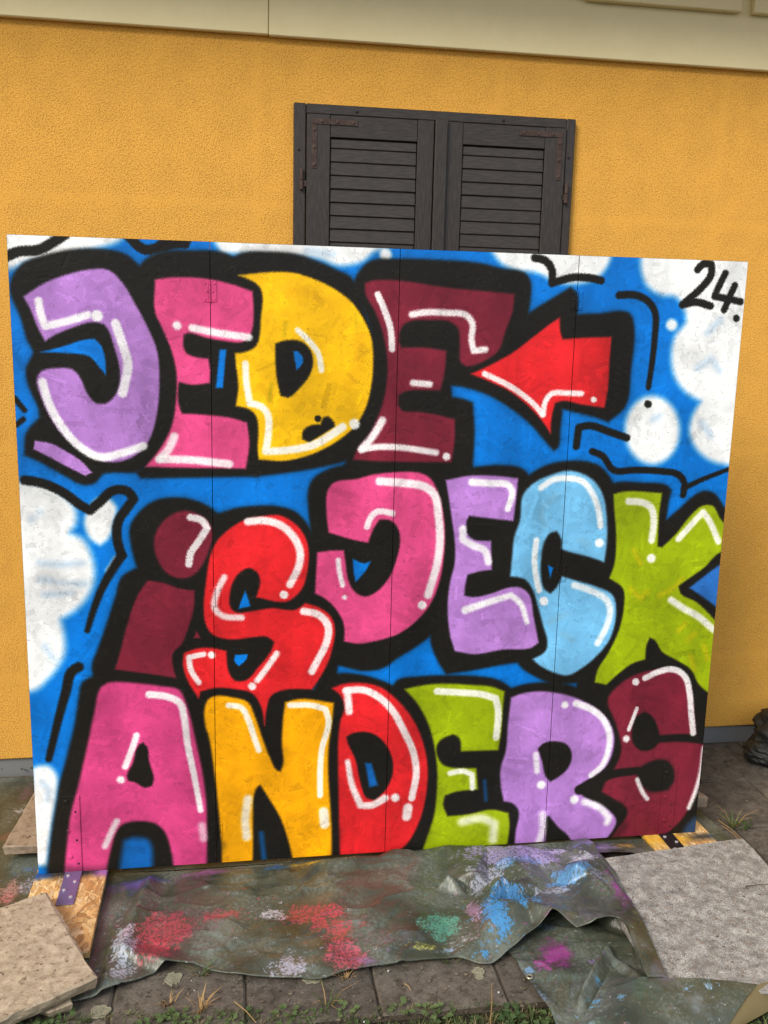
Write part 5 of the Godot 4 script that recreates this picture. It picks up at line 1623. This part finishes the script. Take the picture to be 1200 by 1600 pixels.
func build_tarp() -> void:
	crumple.seed = 4
	crumple.frequency = 2.2
	crumple.fractal_octaves = 3
	crumple.domain_warp_enabled = true
	crumple.domain_warp_amplitude = 0.12
	crumple.domain_warp_frequency = 2.5
	ripple.seed = 9
	ripple.frequency = 4.5
	ripple.fractal_octaves = 2
	# stiff little creases all over the cloth
	for k in 46:
		var x := rng.randf_range(-0.8, 0.62)
		var z := rng.randf_range(0.05, 0.5)
		var a := rng.randf() * TAU
		var l := rng.randf_range(0.05, 0.17)
		var tall := rng.randf_range(0.0025, 0.007) * (1.7 if x > 0.1 else 1.0)
		folds.append([x, z, x + cos(a) * l, z + sin(a) * l * 0.7, tall, rng.randf_range(0.012, 0.03), rng.randf_range(0.04, 0.09)])
	var t := thing("tarpaulin", "crumpled olive tarpaulin with old paint patches under and before the painted boards", "tarpaulin")
	part("main_sheet", cloth([Vector3(-1.750, 0.000, -0.021), Vector3(-1.100, 0.000, -0.021), Vector3(-0.840, 0.000, -0.021), Vector3(-0.620, 0.008, 0.003), Vector3(-0.410, 0.012, 0.005), Vector3(-0.250, 0.014, 0.006), Vector3(-0.130, 0.020, 0.008), Vector3(0.080, 0.022, 0.010), Vector3(0.200, 0.022, 0.010), Vector3(0.320, 0.020, 0.012), Vector3(0.440, 0.024, 0.008), Vector3(0.520, 0.026, 0.008), Vector3(0.570, 0.026, 0.008), Vector3(0.610, 0.028, 0.008), Vector3(0.660, 0.034, 0.008)], [Vector3(-1.750, 0.004, 0.500), Vector3(-1.100, 0.004, 0.530), Vector3(-0.828, 0.006, 0.536), Vector3(-0.625, 0.008, 0.453), Vector3(-0.414, 0.008, 0.512), Vector3(-0.253, 0.008, 0.540), Vector3(-0.135, 0.010, 0.522), Vector3(0.090, 0.008, 0.502), Vector3(0.188, 0.006, 0.537), Vector3(0.263, 0.020, 0.503), Vector3(0.390, 0.055, 0.450), Vector3(0.478, 0.060, 0.498), Vector3(0.566, 0.064, 0.510), Vector3(0.554, 0.056, 0.705), Vector3(0.605, 0.054, 0.707)], 120, 520, 1.0, true, 0.012), M.tarp, t)
	part("rear_sheet", cloth([Vector3(-1.75, 0, -0.69), Vector3(-0.9, 0.0, -0.7), Vector3(0.2, 0, -0.68), Vector3(1.10, 0, -0.66)], [Vector3(-1.75, 0, -0.02), Vector3(-0.9, 0, -0.02), Vector3(0.2, 0, -0.02), Vector3(1.165, 0, -0.02)], 40, 120, 0.9, false), M.tarp, t)
	part("rear_corner", cloth([Vector3(0.60, 0.022, 0.003), Vector3(0.85, 0.018, 0.003), Vector3(0.90, 0.0, -0.021), Vector3(1.165, 0.001, -0.021)], [Vector3(0.62, 0.04, 0.10), Vector3(0.83, 0.03, 0.11), Vector3(1.0, 0.001, 0.11), Vector3(1.172, 0.001, 0.10)], 10, 40, 0.4, false), M.tarp, t)
	part("lower_sheet", cloth([Vector3(0.245, 0.000, 0.384), Vector3(0.430, 0.000, 0.332), Vector3(0.609, 0.000, 0.369), Vector3(0.660, 0.020, 0.607)], [Vector3(0.302, 0.000, 0.828), Vector3(0.349, 0.000, 0.865), Vector3(0.471, 0.000, 0.891), Vector3(0.583, 0.015, 0.917)], 70, 110, 1.0, false), M.tarp, t)
	part("folded_band", cloth([Vector3(0.473, 0.022, 0.645), Vector3(0.533, 0.050, 0.695), Vector3(0.691, 0.052, 0.718), Vector3(0.822, 0.052, 0.758)], [Vector3(0.290, 0.004, 0.855), Vector3(0.395, 0.006, 0.889), Vector3(0.528, 0.012, 0.906), Vector3(0.674, 0.008, 0.864)], 40, 90, 0.5, false), M.tarp, t)
	var curl := part("turned_back_edge", cloth([Vector3(0.822, 0.053, 0.758), Vector3(0.766, 0.045, 0.785), Vector3(0.674, 0.008, 0.864)], [Vector3(0.915, 0.030, 0.728), Vector3(0.847, 0.012, 0.794), Vector3(0.723, 0.002, 0.840)], 14, 30, 0.2, false), M.tarp_under, t)
	curl.set_meta("label", "brown green underside of the turned back edge")
	var ey: Array = [0.280, 0.608]
	var st := begin()
	for i in 18:
		var a0 := TAU * i / 18
		var a1 := TAU * (i + 1) / 18
		var prof := [[0.0045, 0.0], [0.0055, 0.0022], [0.008, 0.0024], [0.0095, 0.0]]
		for k in 3:
			quad(st, Vector3(cos(a0) * prof[k][0], prof[k][1], sin(a0) * prof[k][0]), Vector3(cos(a1) * prof[k][0], prof[k][1], sin(a1) * prof[k][0]), Vector3(cos(a1) * prof[k + 1][0], prof[k + 1][1], sin(a1) * prof[k + 1][0]), Vector3(cos(a0) * prof[k + 1][0], prof[k + 1][1], sin(a0) * prof[k + 1][0]), Vector3.UP)
		tri(st, Vector3(cos(a0) * 0.0047, 0.0006, sin(a0) * 0.0047), Vector3(cos(a1) * 0.0047, 0.0006, sin(a1) * 0.0047), Vector3(0, 0.0005, 0), Vector3.UP)
	var e := part("eyelet", done(st), M.brass, t)
	e.position = Vector3(ey[0], fold_h(ey[0], ey[1]) * 0.8 + 0.0075, ey[1])
	var hole := begin()
	add_dome(hole, Vector3.ZERO, 0.0046, 0.0008, Basis(Vector3.RIGHT, -PI * 0.5), 12)
	var ho := part("hole", done(hole), M.dark_iron, e)
	ho.position = Vector3(0, 0.0006, 0)

func build_stones() -> void:
	var o := part("stone_slab", slab_mesh([Vector3(-1.423, 0.070, 0.403), Vector3(-0.988, 0.070, 0.158), Vector3(-0.800, 0.070, 0.537), Vector3(-1.215, 0.070, 0.817)], 0.034, 0.010, 0.012, 0.005), M.limestone)
	tag(o, "pale beige stone slab with chipped front edge at the lower left corner", "stone slab")
	o = part("stone_slab", slab_mesh([Vector3(-0.885, 0.03, 0.50), Vector3(-0.855, 0.03, 0.575), Vector3(-0.905, 0.03, 0.60), Vector3(-0.955, 0.03, 0.57)], 0.026, 0.008, 0.01, 0.003), M.limestone)
	tag(o, "small stone piece wedged under the chipped pale slab", "stone")
	o = part("stone_slab", slab_mesh([Vector3(-1.134, 0.062, -0.51), Vector3(-0.62, 0.062, -0.49), Vector3(-0.64, 0.062, -0.10), Vector3(-1.166, 0.062, -0.115)], 0.03, 0.005, 0.014, 0.004), M.limestone_dull)
	tag(o, "grey brown stone slab weighing down the foot plank behind the left board edge", "stone slab")
	o = part("stone_slab", slab_mesh([Vector3(0.74, 0.072, -0.56), Vector3(1.06, 0.072, -0.5), Vector3(1.162, 0.072, -0.15), Vector3(0.80, 0.072, -0.14)], 0.04, 0.005, 0.014, 0.005), M.limestone_dull)
	tag(o, "pale stone block poking out behind the right board edge", "stone block")
	o = part("concrete_slab", slab_mesh([Vector3(0.572, 0.062, 0.172), Vector3(1.151, 0.062, 0.102), Vector3(1.143, 0.055, 0.463), Vector3(1.033, 0.048, 0.826), Vector3(0.594, 0.048, 0.711)], 0.032, 0.007, 0.012, 0.005), M.concrete)
	tag(o, "large grey pebbly concrete slab lying before the right boards", "concrete slab")
	# a twig and a leaf on the concrete slab
	var st := begin()
	add_tube(st, [Vector3(-0.04, 0, 0.0), Vector3(-0.036, 0.0015, 0.0), Vector3(0.0, 0.002, -0.002), Vector3(0.06, 0.001, 0.001)], [0.003, 0.0017, 0.0014, 0.001], 6)
	var tw := part("twig", done(st), M.twig)
	tw.position = Vector3(1.044, 0.070, 0.376)
	tag(tw, "short thin twig lying on the concrete slab", "twig")

func build_bag() -> void:
	var b := thing("bag", "crumpled black bag lying by the house wall at the right edge", "bag", Vector3(1.735, 0, -0.55))
	b.scale = Vector3.ONE * 1.12
	var fn := FastNoiseLite.new()
	fn.seed = 3
	fn.frequency = 0.9
	fn.fractal_octaves = 3
	fn.fractal_gain = 0.4
	fn.domain_warp_enabled = true
	fn.domain_warp_amplitude = 0.5
	fn.domain_warp_frequency = 1.5
	for lobe in 2:
		var st := SurfaceTool.new()
		st.begin(Mesh.PRIMITIVE_TRIANGLES)
		st.set_smooth_group(0)
		var c := Vector3(0.04, 0.075, -0.02) if lobe == 0 else Vector3(-0.085, 0.035, 0.02)
		var r := Vector3(0.2, 0.1, 0.13) if lobe == 0 else Vector3(0.115, 0.05, 0.085)
		for i in 41:
			for j in 65:
				var th := PI * i / 40.0
				var ph := TAU * j / 64.0
				var d := Vector3(sin(th) * cos(ph), cos(th), sin(th) * sin(ph))
				var k := 0.94 + 0.24 * fn.get_noise_3d(d.x + lobe * 4.0, d.y * 1.3, d.z) - 0.07 * pow(1.0 - absf(fn.get_noise_3d(d.x * 1.2, d.y * 1.6 + 3.0, d.z * 1.2)), 12.0)
				var p := c + d * r * k
				p.y = maxf(p.y, 0.001)
				st.add_vertex(p)
		for i in 40:
			for j in 64:
				var a := i * 65 + j
				for q in [a, a + 65, a + 1, a + 1, a + 65, a + 66]:
					st.add_index(q)
		st.generate_normals()
		part("bag_body" if lobe == 0 else "bag_fold", st.commit(), M.bag, b)
	var sp := begin()
	var pts := []
	var rad := []
	for i in 15:
		var t := i / 14.0
		pts.append(Vector3(-0.11 + 0.12 * t, 0.085 + 0.075 * sin(t * PI), 0.045 + 0.03 * sin(t * 5.0)))
		rad.append(0.011)
	add_tube(sp, pts, rad, 8)
	part("strap", done(sp), M.strap, b)

func build_plants() -> void:
	# lawn that begins where the paving ends
	var mm := MultiMesh.new()
	mm.transform_format = MultiMesh.TRANSFORM_3D
	mm.use_colors = true
	mm.mesh = tuft_mesh(9, 0.032, 0.012, 0.0014, 0.4)
	var N := 7000
	mm.instance_count = N
	var fn := FastNoiseLite.new()
	fn.seed = 12
	fn.frequency = 2.2
	for i in N:
		var x := rng.randf_range(-1.9, 2.1)
		var z := 0.66 + clampf(x, -0.8, 0.8) * 0.085 + 0.9 * pow(rng.randf(), 1.6)
		var edge := 0.67 + 0.02 * fn.get_noise_1d(x * 3.0) + (x + 0.65) * 0.0
		var s := rng.randf_range(0.5, 1.15) * (0.55 if z < edge + 0.02 else 1.0)
		var n := fn.get_noise_2d(x, z)
		if n < -0.25:
			s *= 0.6
		mm.set_instance_transform(i, Transform3D(Basis(Vector3.UP, rng.randf() * TAU).scaled(Vector3(s, s * rng.randf_range(0.6, 1.2), s)), Vector3(x, -0.028 if z > 0.68 else -0.004, z)))
		var g := rng.randf()
		var c := Color(0.055, 0.085, 0.022).lerp(Color(0.12, 0.15, 0.05), g)
		if rng.randf() < 0.16:
			c = Color(0.27, 0.21, 0.11)
		mm.set_instance_color(i, c)
	var gi := MultiMeshInstance3D.new()
	gi.name = "grass"
	gi.multimesh = mm
	gi.material_override = M.grass
	add_child(gi)
	gi.set_meta("kind", "stuff")
	gi.set_meta("label", "short green grass with dry blades along the front of the paving")
	gi.set_meta("category", "grass")
	# low broad leaves among the grass
	var ml := MultiMesh.new()
	ml.transform_format = MultiMesh.TRANSFORM_3D
	ml.use_colors = true
	ml.mesh = leafy_mesh(9, 0.017, 0.02)
	ml.instance_count = 480
	for i in 480:
		var x := rng.randf_range(-1.9, 2.0)
		var z := 0.672 + clampf(x, -0.8, 0.8) * 0.085 + 0.6 * pow(rng.randf(), 1.8)
		var s := rng.randf_range(0.4, 1.25)
		ml.set_instance_transform(i, Transform3D(Basis(Vector3.UP, rng.randf() * TAU).scaled(Vector3.ONE * s), Vector3(x, -0.02 if z > 0.68 else -0.006, z)))
		ml.set_instance_color(i, Color(0.05, 0.09, 0.025).lerp(Color(0.1, 0.15, 0.05), rng.randf()))
	var gl := MultiMeshInstance3D.new()
	gl.name = "clover"
	gl.multimesh = ml
	gl.material_override = M.grass
	add_child(gl)
	gl.set_meta("kind", "stuff")
	gl.set_meta("label", "low clover leaves mixed into the grass along the paving")
	gl.set_meta("category", "clover")
	# crumbs of soil, bark and dried paint on the paving
	var mc := MultiMesh.new()
	mc.transform_format = MultiMesh.TRANSFORM_3D
	mc.use_colors = true
	mc.mesh = slab_mesh([Vector3(-0.004, 0.002, -0.003), Vector3(0.005, 0.002, -0.002), Vector3(0.003, 0.002, 0.004), Vector3(-0.003, 0.002, 0.003)], 0.002, 0.001, 0.004, 0.0005)
	mc.instance_count = 420
	for i in 420:
		var p := Vector3(rng.randf_range(-0.95, 0.35), 0.001, rng.randf_range(0.45, 0.7)) if i < 300 else Vector3(rng.randf_range(1.1, 1.9), 0.001, rng.randf_range(-0.7, 0.3))
		var s := rng.randf_range(0.3, 1.1)
		mc.set_instance_transform(i, Transform3D(Basis(Vector3.UP, rng.randf() * TAU).scaled(Vector3(s * rng.randf_range(0.6, 1.8), s, s)), p))
		var c := Color(0.05, 0.038, 0.026).lerp(Color(0.2, 0.16, 0.11), rng.randf())
		if i % 34 == 0:
			c = Color(0.5, 0.53, 0.55)
		mc.set_instance_color(i, c)
	var ci := MultiMeshInstance3D.new()
	ci.name = "crumbs"
	ci.multimesh = mc
	var cm := mat(0.95)
	cm.vertex_color_use_as_albedo = true
	ci.material_override = cm
	add_child(ci)
	ci.set_meta("kind", "stuff")
	ci.set_meta("label", "crumbs of soil, bark and paint scattered on the paving")
	ci.set_meta("category", "debris")
	# tufts in the joints
	var spots := [[1.212, -0.063, 0.060, 16, 0, "green grass tuft with dry blades beside the concrete slab at the right", 1], [-0.552, 0.477, 0.050, 10, 0, "thin grass tuft at the front edge of the tarpaulin", 1], [-0.551, 0.602, 0.045, 22, 1, "dry straw-coloured grass tuft in front of the tarpaulin at left", 0], [0.097, 0.508, 0.020, 10, 0, "tiny grass tuft in a paving joint below the tarpaulin", 0], [-0.187, 0.536, 0.035, 12, 1, "flattened dry tuft on the paving below the pink paint patch", 0], [-0.626, 0.574, 0.030, 14, 1, "small sparse dry tuft near a lichen spot at lower left", 0], [-0.245, 0.628, 0.050, 14, 0, "upright green tuft at the lawn edge in the middle", 1]]
	for s in spots:
		var green: bool = s[4] == 0
		var t := thing("grass_tuft" if green else "dry_grass_tuft", s[5], "grass tuft", Vector3(s[0], 0.0, s[1]))
		part("blades", tuft_mesh(s[3], s[2], 0.018, 0.0016, 0.5), M.leaf if green else M.straw, t)
		if s[6]:
			part("dry_blades", tuft_mesh(int(s[3] * 0.4), s[2] * 1.2, 0.02, 0.0013, 0.9), M.straw, t)
	for s in [[-1.302, -0.767, 0.030, "green weed growing by the house plinth at the left edge", 0.010], [-1.222, -0.753, 0.024, "small green weed by the plinth nearest the left board edge", 0.010], [1.243, -0.042, 0.020, "low leafy weed beside the corner of the concrete slab", 0.000], [-0.448, 0.631, 0.022, "leafy weed in front of the paving at lower left", -0.020], [0.199, 0.725, 0.022, "leafy weed at the lawn edge left of the tarpaulin corner", -0.020]]:
		var w := thing("weed", s[3], "weed", Vector3(s[0], s[4], s[1]))
		part("leaves", leafy_mesh(12, s[2], s[2] * 1.2), M.leaf_dark, w)
		var st := begin()
		for k in 4:
			var a := k * 1.7
			add_tube(st, [Vector3.ZERO, Vector3(cos(a), 1.2, sin(a)) * s[2] * 0.5], [0.0012, 0.0008], 5)
		part("stem", done(st), M.leaf, w)
	# dry stalks
	for s in [[1.157, 0.030, -0.066, 1.142, 0.060, 0.113, "long dry stalk leaning on the corner of the concrete slab"], [0.141, 0.000, 0.740, 0.139, 0.110, 0.740, "upright pale stalk standing at the lawn edge right of centre"], [-0.469, 0.010, 0.596, -0.418, 0.004, 0.668, "pale straw stalk lying on the paving at lower left"], [1.151, 0.030, -0.029, 1.132, 0.060, 0.123, "shorter dry stalk beside the concrete slab's back corner"], [-0.042, 0.010, 0.584, -0.029, 0.004, 0.605, "short straw piece lying on the paving below the tarpaulin"]]:
		var st := begin()
		var a := Vector3(s[0], s[1], s[2])
		var b := Vector3(s[3], s[4], s[5])
		add_tube(st, [Vector3.ZERO, (b - a) * 0.5 + Vector3(0.002, 0.003, 0), b - a], [0.0014, 0.0012, 0.0008], 5)
		var o := part("straw_stalk", done(st), M.straw)
		o.position = a
		tag(o, s[6], "stalk")
